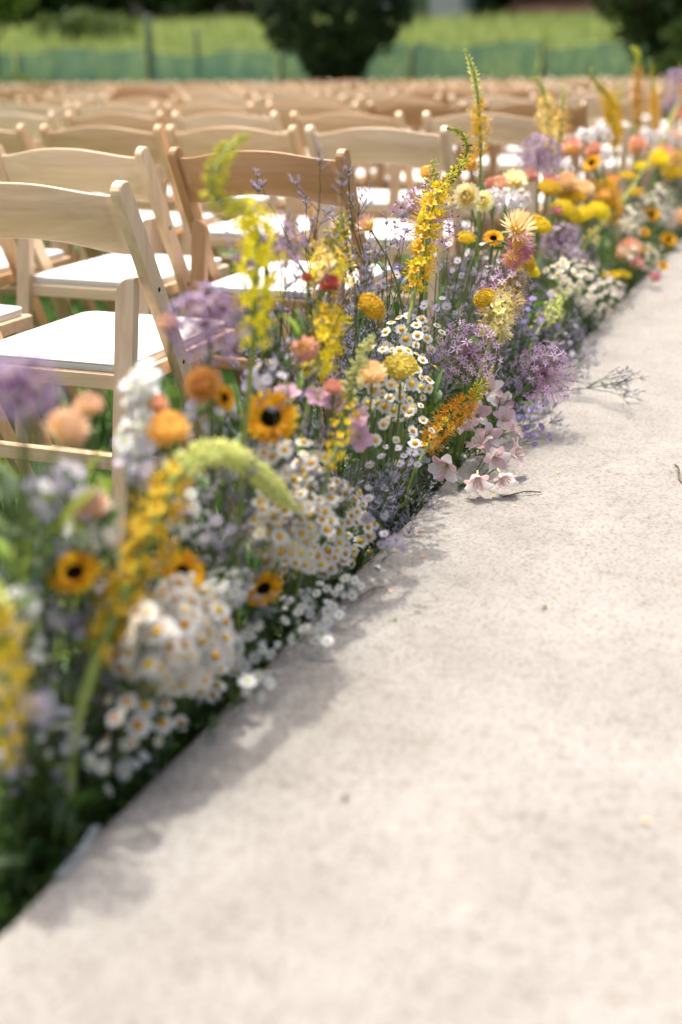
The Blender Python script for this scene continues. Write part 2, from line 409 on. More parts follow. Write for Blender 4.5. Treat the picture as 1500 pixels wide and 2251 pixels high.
def petal(L, W, prof, lift=0.0, curl=0.0, n=4, cup=0.15, r0=0.0, twist=0.0):
    x, z = r0, 0.0; V = []
    for i in range(n + 1):
        t = i / n; w = W * prof(t) / 2
        V += [(x, -w, z + cup * w + twist * w * t), (x, 0, z), (x, w, z + cup * w - twist * w * t)]
        a = lift + curl * t
        x += math.cos(a) * L / n; z += math.sin(a) * L / n
    Q = []
    for i in range(n):
        b = i * 3; Q += [(b, b + 3, b + 4, b + 1), (b + 1, b + 4, b + 5, b + 2)]
    return Tm(V, Q)
LANCE = lambda t: max(0.08, math.sin(math.pi * min(1, 0.12 + 0.88 * t)) ** 0.8)
SPOON = lambda t: (0.45 + 0.55 * math.sin(math.pi * min(1.0, 0.1 + t * 0.75))) * (1 if t < 0.95 else 0.55)
ROUND = lambda t: max(0.12, math.sin(math.pi * (0.08 + 0.80 * t ** 0.8)))

def ring(t, n, jit=0.0, sj=0.0, off=0.0):
    out = []
    for i in range(n):
        m = rotz(off + (i + random.uniform(-jit, jit)) * 2 * math.pi / n)
        m[:3, :3] *= 1 + random.uniform(-sj, sj)
        out.append(t.tf(m))
    return join(out)

def dome(r, h, n=8, k=3):
    V = []
    for i in range(k):
        a = i / k * math.pi / 2
        V += [(r * math.cos(a) * math.cos(2 * math.pi * j / n), r * math.cos(a) * math.sin(2 * math.pi * j / n), h * math.sin(a)) for j in range(n)]
    V.append((0, 0, h))
    Q = [(i * n + j, i * n + (j + 1) % n, (i + 1) * n + (j + 1) % n, (i + 1) * n + j) for i in range(k - 1) for j in range(n)]
    T_ = [((k - 1) * n + j, (k - 1) * n + (j + 1) % n, k * n) for j in range(n)]
    return Tm(V, Q, T_)

def blob(r, h, n=6, k=4):
    """closed lens/egg along Z from 0 to h"""
    V = [(0, 0, 0)]
    for i in range(1, k):
        t = i / k; rr = r * math.sin(math.pi * t) ** 0.8
        V += [(rr * math.cos(2 * math.pi * j / n), rr * math.sin(2 * math.pi * j / n), h * t) for j in range(n)]
    V.append((0, 0, h)); e = len(V) - 1
    T_ = [(0, 1 + (j + 1) % n, 1 + j) for j in range(n)] + [(e, 1 + (k - 2) * n + j, 1 + (k - 2) * n + (j + 1) % n) for j in range(n)]
    Q = [(1 + i * n + j, 1 + i * n + (j + 1) % n, 1 + (i + 1) * n + (j + 1) % n, 1 + (i + 1) * n + j) for i in range(k - 2) for j in range(n)]
    return Tm(V, Q, T_)

def smooth_line(P, it=3):
    P = np.asarray(P, float)
    for _ in range(it):
        a = P[:-1] * 0.75 + P[1:] * 0.25; b = P[:-1] * 0.25 + P[1:] * 0.75
        P = np.concatenate([P[:1], np.stack([a, b], 1).reshape(-1, 3), P[-1:]])
    return P
def resample(P, n):
    P = np.asarray(P, float); d = np.concatenate([[0], np.cumsum(np.linalg.norm(np.diff(P, axis=0), axis=1))])
    s = np.linspace(0, d[-1], n)
    return np.stack([np.interp(s, d, P[:, i]) for i in range(3)], 1), d[-1]


# ------------------------------------------------------------------ objects
def link(o, parent=None, mat=None):
    COL.objects.link(o)
    if parent is not None: o.parent = parent
    if mat is not None: o.matrix_basis = Matrix(mat.tolist())
    return o
def thing(name, label, cat, loc=(0, 0, 0), group=None, rz=0.0):
    o = bpy.data.objects.new(name, None); o.empty_display_size = 0.05
    o.location = tuple(float(v) for v in loc); o.rotation_euler = (0, 0, rz)
    if label: o['label'] = label
    o['category'] = cat
    if group: o['group'] = group
    COL.objects.link(o); return o
def part(name, mesh, parent, mat=None, stuff=False):
    o = bpy.data.objects.new(name, mesh); link(o, parent, mat)
    if stuff: o['kind'] = 'stuff'
    return o
def struct(name, t, mats, smooth=False, label=None):
    o = bpy.data.objects.new(name, to_mesh(name, t, mats, smooth)); COL.objects.link(o); o['kind'] = 'structure'
    if label: o['label'] = label
    return o
def stuff(name, t, mats, label, cat, smooth=True):
    o = bpy.data.objects.new(name, to_mesh(name, t, mats, smooth)); COL.objects.link(o); o['kind'] = 'stuff'; o['label'] = label; o['category'] = cat
    return o
PLANTS = []      # (object, phrase, head point) waiting for a label of their own
def later(o, phrase, head): PLANTS.append((o, phrase, np.asarray(head, float)))

EDGE_X, DECK_Z = -0.673, 0.20
# ================================================================== the setting
def grid(x0, x1, y0, y1, nx, ny, zf):
    xs = np.linspace(x0, x1, nx + 1) if not hasattr(x0, '__len__') else np.asarray(x0)
    ys = np.linspace(y0, y1, ny + 1)
    X, Y = np.meshgrid(xs, ys); nxx = len(xs)
    V = np.stack([X, Y, zf(X, Y)], -1).reshape(-1, 3)
    i = np.arange(len(ys) - 1)[:, None] * nxx + np.arange(nxx - 1)[None]
    Q = np.stack([i, i + 1, i + nxx + 1, i + nxx], -1).reshape(-1, 4)
    return Tm(V, Q)

struct('lawn', grid(-260, 260, -120, 500, 26, 30, lambda x, y: 0 * x - 0.02 * np.clip(y - 60, 0, 1)), ['lawn'])
struct('soil', grid(-1.16, EDGE_X - 0.012, -1.2, 11.5, 2, 12, lambda x, y: 0 * x + 0.006), ['soil'])

def field_z(x, y): return 0.02 + np.clip(y - 15.2, 0, 40) * 0.048 + 0.1 * np.sin(x * 0.21) * np.clip((y - 16) / 10, 0, 1)
struct('field', grid(-70, 40, 15.2, 70, 30, 30, lambda x, y: field_z(x, y)), ['field'], True)

struct('aisle_deck', box(EDGE_X + 0.004, 1.75, -1.5, 12.0, 0.0, DECK_Z - 0.016), ['board'])
_wob = rng.normal(0, 1, 64)
def wob(y): return sum(_wob[k] * np.sin(y * (0.9 + 1.7 * k) + k * 2.1) / (1 + k) for k in range(7))
def carpet_z(x, y):
    z = DECK_Z + 0.0016 * (np.sin(x * 5.1 + 1.3 * np.sin(y * 1.7)) + np.sin(y * 3.3 + x * 2.2) + 0.7 * np.sin(x * 9.3 - y * 6.1))
    return z + 0.0012 * np.sin(17 * x + 5 * np.sin(3 * y))
def carpet():
    xs = np.concatenate([[0, 0.0, 0.006, 0.02], np.linspace(0.045, 2.42, 70)])
    t = grid(xs, None, -1.5, 12.0, 0, 520, lambda x, y: carpet_z(x, y))
    V = t.V.reshape(521, len(xs), 3)
    w = 0.006 * wob(V[:, 0, 1]) + 0.0015 * np.sin(V[:, 0, 1] * 61) * np.sin(V[:, 0, 1] * 23)
    V[:, :, 0] += EDGE_X
    V[:, :6, 0] += w[:, None]
    V[:, 0, 2] = DECK_Z - 0.030 + 0.25 * w; V[:, 0, 0] -= 0.004
    V[:, 1, 2] -= 0.006
    V[:, 2, 2] -= 0.001
    return Tm(V.reshape(-1, 3), t.Q)
struct('carpeted_path', carpet(), ['carpet'], True, 'cream short pile carpet runner laid along the aisle')

# ---- lawn blades seen between the chairs
blade = petal(1.0, 0.085, lambda t: max(0.05, 1 - t ** 1.6), lift=R(82), curl=R(-40), n=2, cup=0.3)
def blades(n, xr, yr, hr, zf, wide=1.0):
    P = np.stack([rng.uniform(*xr, n), rng.uniform(*yr, n), np.zeros(n)], 1); P[:, 2] = zf(P[:, 0], P[:, 1])
    ms = np.zeros((n, 4, 4)); ms[:, 3, 3] = 1
    a = rng.uniform(0, 2 * math.pi, n); h = rng.uniform(*hr, n); tl = rng.normal(0, 0.25, n)
    c, s = np.cos(a), np.sin(a)
    ms[:, 0, 0] = c * h; ms[:, 1, 0] = s * h; ms[:, 0, 1] = -s * h * wide; ms[:, 1, 1] = c * h * wide
    ms[:, 2, 2] = h; ms[:, 0, 2] = c * h * tl; ms[:, 1, 2] = s * h * tl; ms[:, :3, 3] = P
    return ms
mA = blades(26000, (-3.6, -0.98), (0.9, 5.4), (0.03, 0.085), lambda x, y: 0 * x)
mB = blades(9000, (-9.0, -0.98), (5.4, 12.5), (0.05, 0.11), lambda x, y: 0 * x, 1.6)
mm = np.concatenate([mA, mB])
stuff('grass', scatter(blade, mm, rng.integers(0, 2, len(mm))), ['grass_a', 'grass_b'], 'short green lawn grass under the folding chairs', 'grass')

# ---- crop behind the fence
cl = blades(46000, (-46, 8), (15.6, 46), (0.5, 1.15), lambda x, y: field_z(x, y), 1.3)
keep = (cl[:, 0, 3] > -0.80 * cl[:, 1, 3] - 4) & (cl[:, 0, 3] < 4)
cl = cl[keep]
stuff('crop_field', scatter(blade, cl, (rng.uniform(0, 1, len(cl)) < 0.35).astype(int)), ['crop_a', 'crop_b'], 'pale green crop growing on the slope beyond the teal fence', 'crop')

# ---- fence with teal netting
FY = 14.0
fence = thing('netting_fence', 'low fence of teal netting on dark posts behind the last chairs', 'fence', (-7.9, FY, 0))
fx = [float(at_y(px, 130, FY)[0]) for px in (-560, -270, 42, 330, 618, 906, 1194, 1482, 1770)]
heights = [1.10, 1.10, 1.08, 1.5, 1.09, 1.08, 1.10, 1.08, 1.10]
for x, h in zip(fx, heights):
    part('post', to_mesh('post', box(-0.022 if h < 1.5 else -0.036, 0.022 if h < 1.5 else 0.036, -0.035, 0.035, -0.1, h, 0.008), ['post']), fence, move((x + 7.9, 0, 0)))
part('thin_post', to_mesh('thin_post', box(-0.02, 0.02, -0.02, 0.02, 0, 1.32, 0.004), ['post']), fence, move((float(at_y(432, 130, FY)[0]) + 7.9, 0.03, 0)))
for i in range(len(fx) - 1):
    x0, x1 = fx[i] + 7.9 + 0.04, fx[i + 1] + 7.9 - 0.04
    top = 1.06 + random.uniform(-0.05, 0.06)
    g = grid(x0, x1, 0, 1, 14, 6, lambda x, y: 0 * x)
    V = g.V.copy(); v = V[:, 1].copy()
    V[:, 2] = 0.03 + v * (top + 0.03 * np.sin(V[:, 0] * 5 + i))
    V[:, 1] = -0.05 + 0.03 * np.sin(V[:, 0] * 7 + i) * v + 0.015 * np.sin(V[:, 2] * 9)
    part('netting', to_mesh('netting', Tm(V, g.Q), ['net']), fence)
for z in (1.12,):
    part('wire', to_mesh('wire', tube([(fx[0] + 7.9, -0.04, z), (fx[-1] + 7.9, -0.04, z)], 0.004, 4), ['post']), fence)

# ---- trees and shrubs
leafq = petal(1.0, 0.55, LANCE, lift=R(10), curl=R(-35), n=2, cup=0.3)
def leaf_cloud(pts, size, mats_n):
    ms = [frame(p, rng.normal(0, 1, 3) + np.array([0, 0, 0.6]), random.uniform(0, 6.3), size * random.uniform(0.6, 1.3)) for p in pts]
    return scatter(leafq, ms, rng.integers(0, mats_n, len(ms)))
def clumps(n_cl, n_leaf, center_fn, r):
    out = []
    for _ in range(n_cl):
        c = center_fn(); rr = r * random.uniform(0.6, 1.3)
        d = rng.normal(0, 1, (n_leaf, 3)); d /= np.linalg.norm(d, axis=1, keepdims=True)
        out.append(c + d * (rng.uniform(0.35, 1, n_leaf) ** 0.5)[:, None] * rr)
    return np.concatenate(out)
def ellipsoid(rx, ry, rz, zc):
    def f():
        d = rng.normal(0, 1, 3); d /= np.linalg.norm(d); s = random.uniform(0.35, 1.0) ** 0.6
        return np.array([d[0] * rx * s, d[1] * ry * s, zc + d[2] * rz * s])
    return f
def tree(name, label, cat, base, crown_pts, leaf, mats, trunk_r, trunk_h, limbs, group=None):
    t = thing(name, label, cat, base, group)
    tk = [tube([(0, 0, -0.1), (trunk_r * 0.4, 0, trunk_h * 0.5), (0, trunk_r * 0.3, trunk_h)], [trunk_r, trunk_r * 0.8, trunk_r * 0.55], 8)]
    for (a, l, z0) in limbs:
        tk.append(tube([(0, 0, z0), (math.cos(a) * l * 0.5, math.sin(a) * l * 0.5, z0 + l * 0.6), (math.cos(a) * l * 0.8, math.sin(a) * l * 0.8, z0 + l * 1.3)], [trunk_r * 0.5, trunk_r * 0.3, trunk_r * 0.1], 6))
    part('trunk', to_mesh('trunk', join(tk), ['bark']), t)
    part('crown', to_mesh('crown', leaf_cloud(crown_pts, leaf, len(mats)), mats), t, stuff=True)
    return t

def vase():
    z = random.uniform(0.35, 2.45)
    rmax = np.interp(z, [0.35, 0.8, 1.0, 1.23, 1.46, 1.9, 2.3, 2.45], [0.10, 0.21, 0.42, 0.74, 0.88, 0.90, 0.62, 0.25])
    a = random.uniform(0, 2 * math.pi); r = rmax * random.uniform(0.2, 1) ** 0.5
    return np.array([math.cos(a) * r, math.sin(a) * r, z])
b = at_y(742, 165, 12.75); b[2] = 0
tree('vase_shaped_shrub', 'dark green shrub flaring upward from a narrow foot before the fence', 'shrub', b, clumps(420, 48, vase, 0.11), 0.075, ['tree_b', 'shrub_dark', 'shrub_dark'], 0.06, 1.2,
     [(0.3, 0.6, 0.5), (2.2, 0.6, 0.5), (4.2, 0.6, 0.6)])
b = at_y(1440, 120, 13.2); b[2] = 0
tree('dark_tree', 'dense dark tree at the fence behind the tall foxtail lilies', 'tree', b, clumps(200, 55, ellipsoid(0.62, 0.8, 1.35, 2.15), 0.2), 0.10, ['tree_b', 'tree_b', 'tree_a'], 0.09, 1.6,
     [(0.3, 0.8, 0.9), (2.2, 0.8, 0.9), (4.2, 0.8, 1.0)])
b = at_y(1530, 120, 12.6); b[2] = 0
tree('light_shrub', 'bright green leafy shrub beside the dense dark tree', 'shrub', b, clumps(60, 50, ellipsoid(0.34, 0.4, 0.6, 0.75), 0.12), 0.08, ['tree_c', 'tree_a'], 0.03, 0.7, [(1, 0.4, 0.3), (4, 0.4, 0.3)])
b = at_y(20, 170, 12.4); b[2] = 0
tree('low_shrub', 'low rounded green shrub at the near foot of the teal netting', 'shrub', b, clumps(60, 50, ellipsoid(0.5, 0.4, 0.38, 0.46), 0.12), 0.07, ['tree_c', 'grass_b'], 0.03, 0.4, [(1, 0.3, 0.2), (4, 0.3, 0.2)])
b = at_y(-20, 20, 13.4); b[2] = 0
tree('young_tree', 'young tree with sunlit yellow green leaves above the low shrub', 'tree', b, clumps(70, 50, ellipsoid(0.55, 0.5, 0.55, 2.05), 0.16), 0.10, ['leaf_lime', 'tree_c'], 0.035, 1.7, [(0.5, 0.5, 1.2), (3, 0.5, 1.3)])
b = at_y(190, 45, 30); b[2] = float(field_z(b[0], b[1]))
tree('hedge_bush', 'wide dark hedge bush standing in the pale crop', 'bush', b, clumps(150, 50, ellipsoid(1.5, 0.9, 0.42, 0.75), 0.28), 0.2, ['tree_a', 'tree_a', 'tree_c'], 0.05, 0.7, [(1, 0.7, 0.3), (4, 0.7, 0.3)])
far = [(-120, 50, 5.0, 'broad dark tree at the far edge of the crop, first of the line'),
       (110, 53, 4.2, 'rounded dark tree behind the wide hedge bush'),
       (330, 55, 4.6, 'tall dark tree rising behind the thick fence post'),
       (520, 51, 4.3, 'bluish dark tree beside the flaring shrub, beyond the crop'),
       (720, 56, 4.5, 'dark tree mostly hidden behind the flaring shrub'),
       (1040, 50, 3.2, 'dark tree between the grey shed and the brown roof'),
       (1190, 54, 4.0, 'dark tree standing behind the brown roofed barn'),
       (1370, 51, 4.2, 'dark tree behind the tall twin foxtail lilies, beyond the crop'),
       (1600, 53, 4.6, 'dark tree closing the far line beside the aisle')]
for px, Y, r, lab in far:
    b = at_y(px, 60, Y); b[2] = float(field_z(b[0], b[1])) - 0.1
    tree('dark_tree', lab, 'tree', b, clumps(170, 34, ellipsoid(r, r * 0.8, 4.2, 4.6), 0.9), 0.55, ['tree_a', 'tree_b', 'tree_b'], 0.22, 3.0,
         [(0.3, 2.4, 1.6), (2.2, 2.4, 1.5), (4.2, 2.4, 1.8)], 'trees along the far edge of the crop')

def shed(name, label, base, w, d, h, rh, wallm):
    s = thing(name, label, 'shed', base)
    part('wall', to_mesh('wall', box(-w / 2, w / 2, -d / 2, d / 2, -0.5, h), [wallm], False), s)
    o = 0.25
    V = [(-w / 2 - o, -d / 2 - o, h), (w / 2 + o, -d / 2 - o, h), (w / 2 + o, d / 2 + o, h), (-w / 2 - o, d / 2 + o, h), (-w / 2 - o, 0, h + rh), (w / 2 + o, 0, h + rh)]
    part('roof', to_mesh('roof', Tm(V, [(0, 1, 5, 4), (2, 3, 4, 5), (3, 2, 1, 0)], [(0, 4, 3), (1, 2, 5)]), ['roof'] if name == 'barn' else ['wall'], False), s)
    dr = part('door', to_mesh('door', box(-0.45, 0.45, -d / 2 - 0.05, -d / 2 - 0.004, -0.4, h - 0.35), ['post'], False), s)
    return s
b = at_y(945, 40, 48.5); b[2] = float(field_z(b[0], b[1]))
shed('garden_shed', 'pale grey shed among the dark trees beyond the crop', b, 3.4, 3.0, 2.4, 0.7, 'wall')
b = at_y(1235, 60, 49); b[2] = float(field_z(b[0], b[1]))
shed('barn', 'low barn with a brown roof among the dark trees', b, 3.2, 3.0, 0.75, 0.55, 'wall')
# ================================================================== folding chairs
def lerp_bar(p0, p1, wx, wy, b=0.004, n=1):
    """rectangular bar from p0 to p1 (both in the YZ plane), wx across X, wy in the plane, softened edges"""
    p0 = np.asarray(p0, float); p1 = np.asarray(p1, float); d = unit(p1 - p0); nrm = np.cross(d, [1, 0, 0])
    L = np.linalg.norm(p1 - p0)
    t = box(-wx / 2, wx / 2, -wy / 2, wy / 2, 0, L, b)
    m = np.eye(4); m[:3, 0] = [1, 0, 0]; m[:3, 1] = np.cross(d, [1, 0, 0]); m[:3, 2] = d; m[:3, 3] = p0
    return t.tf(m)

def outline_bar(prof, x0, x1, axis):
    """extrude a closed 2-D outline; axis 'x': outline is (y,z) extruded over x; 'y': outline is (x,z) extruded over y. Small chamfer."""
    P = np.asarray(prof, float); n = len(P); c = P.mean(0); b = 0.0025
    def shrink(P):
        d = P - c; L = np.linalg.norm(d, axis=1, keepdims=True); return c + d * (1 - b / np.maximum(L, 1e-6))
    rings = [(shrink(P), x0), (P, x0 + b), (P, x1 - b), (shrink(P), x1)]
    V = []
    for q, e in rings:
        for a, z in q: V.append((e, a, z) if axis == 'x' else (a, e, z))
    Q = [(k * n + j, k * n + (j + 1) % n, (k + 1) * n + (j + 1) % n, (k + 1) * n + j) for k in range(3) for j in range(n)]
    T_ = []; V.append((x0, *c) if axis == 'x' else (c[0], x0, c[1])); V.append((x1, *c) if axis == 'x' else (c[0], x1, c[1]))
    a, e = 4 * n, 4 * n + 1
    for j in range(n): T_.append((a, (j + 1) % n, j)); T_.append((e, 3 * n + j, 3 * n + (j + 1) % n))
    return Tm(V, Q, T_)

HW = 0.2245                                     # half the outer width
def stile_mesh():
    top = np.array([0.020, 0.785]); bot = np.array([0.405, 0.0]); d = (bot - top) / np.linalg.norm(bot - top); nr = np.array([-d[1], d[0]])  # forward side
    w = 0.019; L = np.linalg.norm(bot - top); prof = []
    for k in range(7):                           # rounded head
        a = math.pi * k / 6
        prof.append(top + d * (w * 0.75) - d * (w * 0.75) * math.sin(a) + nr * w * math.cos(a))
    prof += [top + d * (L * 0.5) - nr * w, bot - nr * w, bot + nr * w, top + d * (L * 0.5) + nr * w]
    return outline_bar(prof, -0.0105, 0.0105, 'x')
def leg_mesh(side):
    """short rear leg: wide from behind, the inner upper corner rounded"""
    xin = -side * 0.0385; r = 0.030; prof = []
    z1 = 0.612; z0 = 0.0
    prof.append((0.0, z1))
    for k in range(7):
        a = math.pi / 2 * k / 6
        prof.append((xin + side * (r - r * math.sin(a)), z1 - r + r * math.cos(a)))
    prof += [(xin, 0.3), (xin, z0), (0.0, z0), (0.0, 0.3)]
    t = outline_bar(prof, -0.0105, 0.0105, 'y')
    V = t.V.copy(); V[:, 1] += 0.078 + (V[:, 2] - 0.6) * 0.19      # leans back towards the foot
    return Tm(V, t.Q, t.T)
def back_mesh():
    n = 18; V = []; hw = HW - 0.021
    for i in range(n + 1):
        u = -1 + 2 * i / n; x = u * hw
        bow = 0.022 * (1 - u * u)                # bows away from the sitter
        arch = 0.021 * (0.5 + 0.5 * math.cos(math.pi * min(1.0, abs(u) ** 1.25)))
        zt, zb = 0.762 + arch, 0.652 + arch * 1.25
        for (yy, zz) in ((-0.006, zb + 0.002), (-0.006, zt - 0.003), (-0.003, zt), (0.003, zt), (0.006, zt - 0.003), (0.006, zb + 0.002), (0.003, zb), (-0.003, zb)):
            lean = 0.020 + (0.785 - zz) * 0.49
            V.append((x, lean - bow + yy, zz))
    m = 8; Q = [(i * m + j, i * m + (j + 1) % m, (i + 1) * m + (j + 1) % m, (i + 1) * m + j) for i in range(n) for j in range(m)]
    for base, fl in ((0, 0), (n * m, 1)):
        for q in ((0, 1, 2, 7), (2, 3, 6, 7), (3, 4, 5, 6)):
            f = [base + k for k in q]; Q.append(f[::-1] if fl else f)
    return Tm(V, Q)
def seat_frame_mesh():
    ts = []
    for s in (-1, 1): ts.append(box(s * 0.178 - 0.011, s * 0.178 + 0.011, 0.055, 0.475, 0.405, 0.437, 0.003))
    ts.append(box(-0.189, 0.189, 0.050, 0.075, 0.404, 0.4365, 0.003)); ts.append(box(-0.189, 0.189, 0.463, 0.488, 0.404, 0.4365, 0.003))
    return join(ts)
def cushion_mesh():
    nx, ny = 12, 12; x1 = 0.178; y0, y1 = 0.056, 0.482; r = 0.03
    rings = []; outl = []
    for (cx, cyy, a0) in ((x1 - r, y0 + r, -90), (x1 - r, y1 - r, 0), (-x1 + r, y1 - r, 90), (-x1 + r, y0 + r, 180)):
        for k in range(5):
            a = R(a0 + 90 * k / 4); outl.append((cx + r * math.cos(a), cyy + r * math.sin(a)))
    outl = np.array(outl); c = outl.mean(0); n = len(outl)
    V = []
    for sc, z in ((0.985, 0.437), (1.0, 0.440), (1.0, 0.449), (0.985, 0.4545), (0.95, 0.4575), (0.8, 0.460), (0.5, 0.4615), (0.2, 0.462)):
        for p in c + (outl - c) * sc: V.append((p[0], p[1], z))
    V.append((c[0], c[1], 0.4622)); e = len(V) - 1
    Q = [(k * n + j, k * n + (j + 1) % n, (k + 1) * n + (j + 1) % n, (k + 1) * n + j) for k in range(7) for j in range(n)]
    T_ = [(7 * n + j, 7 * n + (j + 1) % n, e) for j in range(n)]
    return Tm(V, Q, T_)
def chair_set(n):
    wx, wz = 'wood_x' + n, 'wood_z' + n
    return dict(
        stile=to_mesh('stile', stile_mesh(), [wz], False),
        leg_l=to_mesh('rear_leg', leg_mesh(-1), [wz], False), leg_r=to_mesh('rear_leg', leg_mesh(1), [wz], False),
        back=to_mesh('backrest', back_mesh(), [wx]),
        frame=to_mesh('seat_frame', seat_frame_mesh(), [wx], False), cushion=to_mesh('cushion', cushion_mesh(), ['vinyl']),
        bar=to_mesh('stretcher', box(-0.168, 0.168, -0.009, 0.009, -0.016, 0.016, 0.003), [wx], False),
        barf=to_mesh('stretcher', box(-0.203, 0.203, -0.009, 0.009, -0.016, 0.016, 0.003), [wx], False),
        bolt=to_mesh('bolt', dome(0.0048, 0.0016, 8, 2).tf(frame((0, 0, 0), (1, 0, 0))), ['bolt']))
def piping_mesh():
    x1 = 0.1775; y0, y1 = 0.0565, 0.4815; r = 0.03; P = []
    for (cx, cyy, a0) in ((x1 - r, y0 + r, -90), (x1 - r, y1 - r, 0), (-x1 + r, y1 - r, 90), (-x1 + r, y0 + r, 180)):
        for k in range(5):
            a = R(a0 + 90 * k / 4); P.append((cx + r * math.cos(a), cyy + r * math.sin(a), 0.4525))
    P.append(P[0]); return tube(P, 0.0024, 5, False)
PIPING = to_mesh('piping', piping_mesh(), ['vinyl'])
CHS = {n: chair_set(n) for n in ('', '_brown', '_pale', '_fill_lit')}
def chair(x, y, rz, label, bolts, tone=''):
    CH = CHS[tone]
    c = thing('folding_chair', label, 'chair', (x, y, 0), 'folding chairs set out in rows', rz)
    for s in (-1, 1):
        st = part('stile', CH['stile'], c, move((s * (HW - 0.0105), 0, 0)))
        part('rear_leg', CH['leg_r'] if s > 0 else CH['leg_l'], c, move((s * (HW - 0.0225), 0, 0)))
        if bolts:
            for yb, zb in ((0.118, 0.585), (0.192, 0.433)):
                bo = part('bolt', CH['bolt'], st, move((s * 0.0105, yb, zb)) @ (np.eye(4) if s > 0 else rotz(math.pi)))
    part('backrest', CH['back'], c)
    part('seat_frame', CH['frame'], c); cu = part('cushion', CH['cushion'], c)
    if bolts: part('piping', PIPING, cu)
    part('stretcher', CH['bar'], c, move((0, 0.019, 0.275))); part('stretcher', CH['barf'], c, move((0, 0.325, 0.165)))
    return c
ORD = ['first', 'second', 'third', 'fourth', 'fifth', 'sixth', 'seventh', 'eighth', 'ninth', 'tenth', 'eleventh', 'twelfth', 'thirteenth', 'fourteenth', 'fifteenth', 'sixteenth', 'seventeenth', 'eighteenth']
rows = [(1.855, [-1.1700, -1.69]), (2.639, [-1.071, -1.587, -2.10]), (3.559, [-1.117, -1.600, -2.071, -2.595, -3.10]), (4.480, [-1.049, -1.581, -2.090, -2.587, -3.10, -3.62])]
for k in range(7):
    Y = 5.40 + 0.92 * k; x = -1.06 + random.uniform(-0.03, 0.03); xs = []
    while x > -0.765 * Y - 0.35:
        xs.append(x); x -= 0.51 + random.uniform(-0.02, 0.02)
    rows.append((Y, xs))
for ri, (Y, xs) in enumerate(rows):
    for ci, xr in enumerate(xs):
        place = 'end chair beside the flower border' if ci == 0 else ORD[ci] + ' chair in from the flower border'
        row = 'back row nearest the camera' if ri == 0 else ('front row by the netting fence' if ri == len(rows) - 1 else ORD[ri] + ' row from the back')
        jr = random.uniform(-0.035, 0.035) if not (ri in (1, 2, 3)) else {0: 0.0, 1: -0.02}.get(ci, 0.01)
        tone = '_brown' if (ri, ci) == (1, 0) else ('_fill_lit' if ri == 0 else '_pale' if (ri, ci) in ((1, 1), (2, 0), (3, 0)) else ('' if ri < 3 else random.choice(('', '', '_pale', '_pale', '_brown'))))
        chair(xr - (HW - 0.0105), Y + (random.uniform(-0.02, 0.02) if ri > 3 else 0), jr if ri else 0.0, f"{ {'': 'light', '_brown': 'brown', '_pale': 'pale', '_fill_lit': 'fill light tinted'}[tone]} folding chair, {place}, {row}", ri < 4, tone)

for k, xr in enumerate((-1.33, -1.85, -2.36)):  # unseen chairs added so their white seats bounce light onto the backrests ahead
    chair(xr - (HW - 0.0105), 0.93, (0.01, -0.02, 0.015)[k], 'light folding chair added unseen behind the back row, ' + ('beside the aisle', 'second from the aisle', 'third from the aisle')[k], False, '')
# ================================================================== the flower border
BED = (-1.02, EDGE_X - 0.05)
def base_for(head, dx=None, dy=None):
    bx = float(np.clip(head[0] - (random.uniform(0.02, 0.09) if dx is None else dx), *BED))
    by = float(head[1] + (random.uniform(-0.03, 0.05) if dy is None else dy))
    return np.array([bx, by, 0.006])
def bez(p0, p1, p2, p3, n=10):
    t = np.linspace(0, 1, n)[:, None]
    return (1 - t) ** 3 * p0 + 3 * (1 - t) ** 2 * t * p1 + 3 * (1 - t) * t * t * p2 + t ** 3 * p3
def stem_line(base, head, face, n=10):
    L = np.linalg.norm(head - base)
    return bez(base, base + np.array([random.uniform(-.1, .1), random.uniform(-.1, .1), 0.5]) * L, head - unit(face) * L * 0.35, head, n)
def at_b(px, py, X, clear=0.03):
    """like at_x, but never inside the carpeted deck"""
    p = at_x(px, py, X)
    if p[0] > EDGE_X - 0.03 and p[2] < DECK_Z + clear: p = at_z(px, py, DECK_Z + clear)
    return p
TOCAM = lambda p: unit(CAM - p)

# ---------------- templates
_pet_d = petal(0.0075, 0.0042, SPOON, lift=R(8), curl=R(-20), n=3, cup=0.1, r0=0.0035)
DAISY = [ring(_pet_d, random.choice((13, 14, 15, 16)), 0.2, 0.12) for _ in range(5)]
DAISY_EYE = dome(0.0047, 0.0036, 9, 3).tf(move((0, 0, 0.0006)))
M_DAISY = [to_mesh('flower_head', t, ['daisy_white']) for t in DAISY]
M_EYE = to_mesh('disc', DAISY_EYE, ['daisy_eye'])
_pet_a = petal(0.0085, 0.0022, LANCE, lift=R(10), curl=R(-15), n=3, cup=0.1, r0=0.002)
ASTER = [ring(_pet_a, n, 0.25, 0.12) for n in (18, 20, 22)]
ASTER_EYE = dome(0.0030, 0.0022, 7, 2)
_pet_s = petal(0.011, 0.0030, LANCE, lift=R(15), curl=R(-30), n=3, cup=0.25, r0=0.0008)
STAR = [join([ring(_pet_s, 6, 0.12, 0.15).mat(0), blob(0.0018, 0.005, 5, 3).mat(1)]) for _ in range(4)]
_pet_p = petal(0.0095, 0.0085, ROUND, lift=R(20), curl=R(-25), n=3, cup=0.15, r0=0.001)
PHLOX = [ring(_pet_p, 5, 0.1, 0.1) for _ in range(3)]

def fib(n, jit=0.15):
    i = np.arange(n) + 0.5; ph = np.arccos(1 - 2 * i / n); th = math.pi * (1 + 5 ** 0.5) * i
    d = np.stack([np.cos(th) * np.sin(ph), np.sin(th) * np.sin(ph), np.cos(ph)], 1) + rng.normal(0, jit * 2 / math.sqrt(n), (n, 3))
    return d / np.linalg.norm(d, axis=1, keepdims=True)

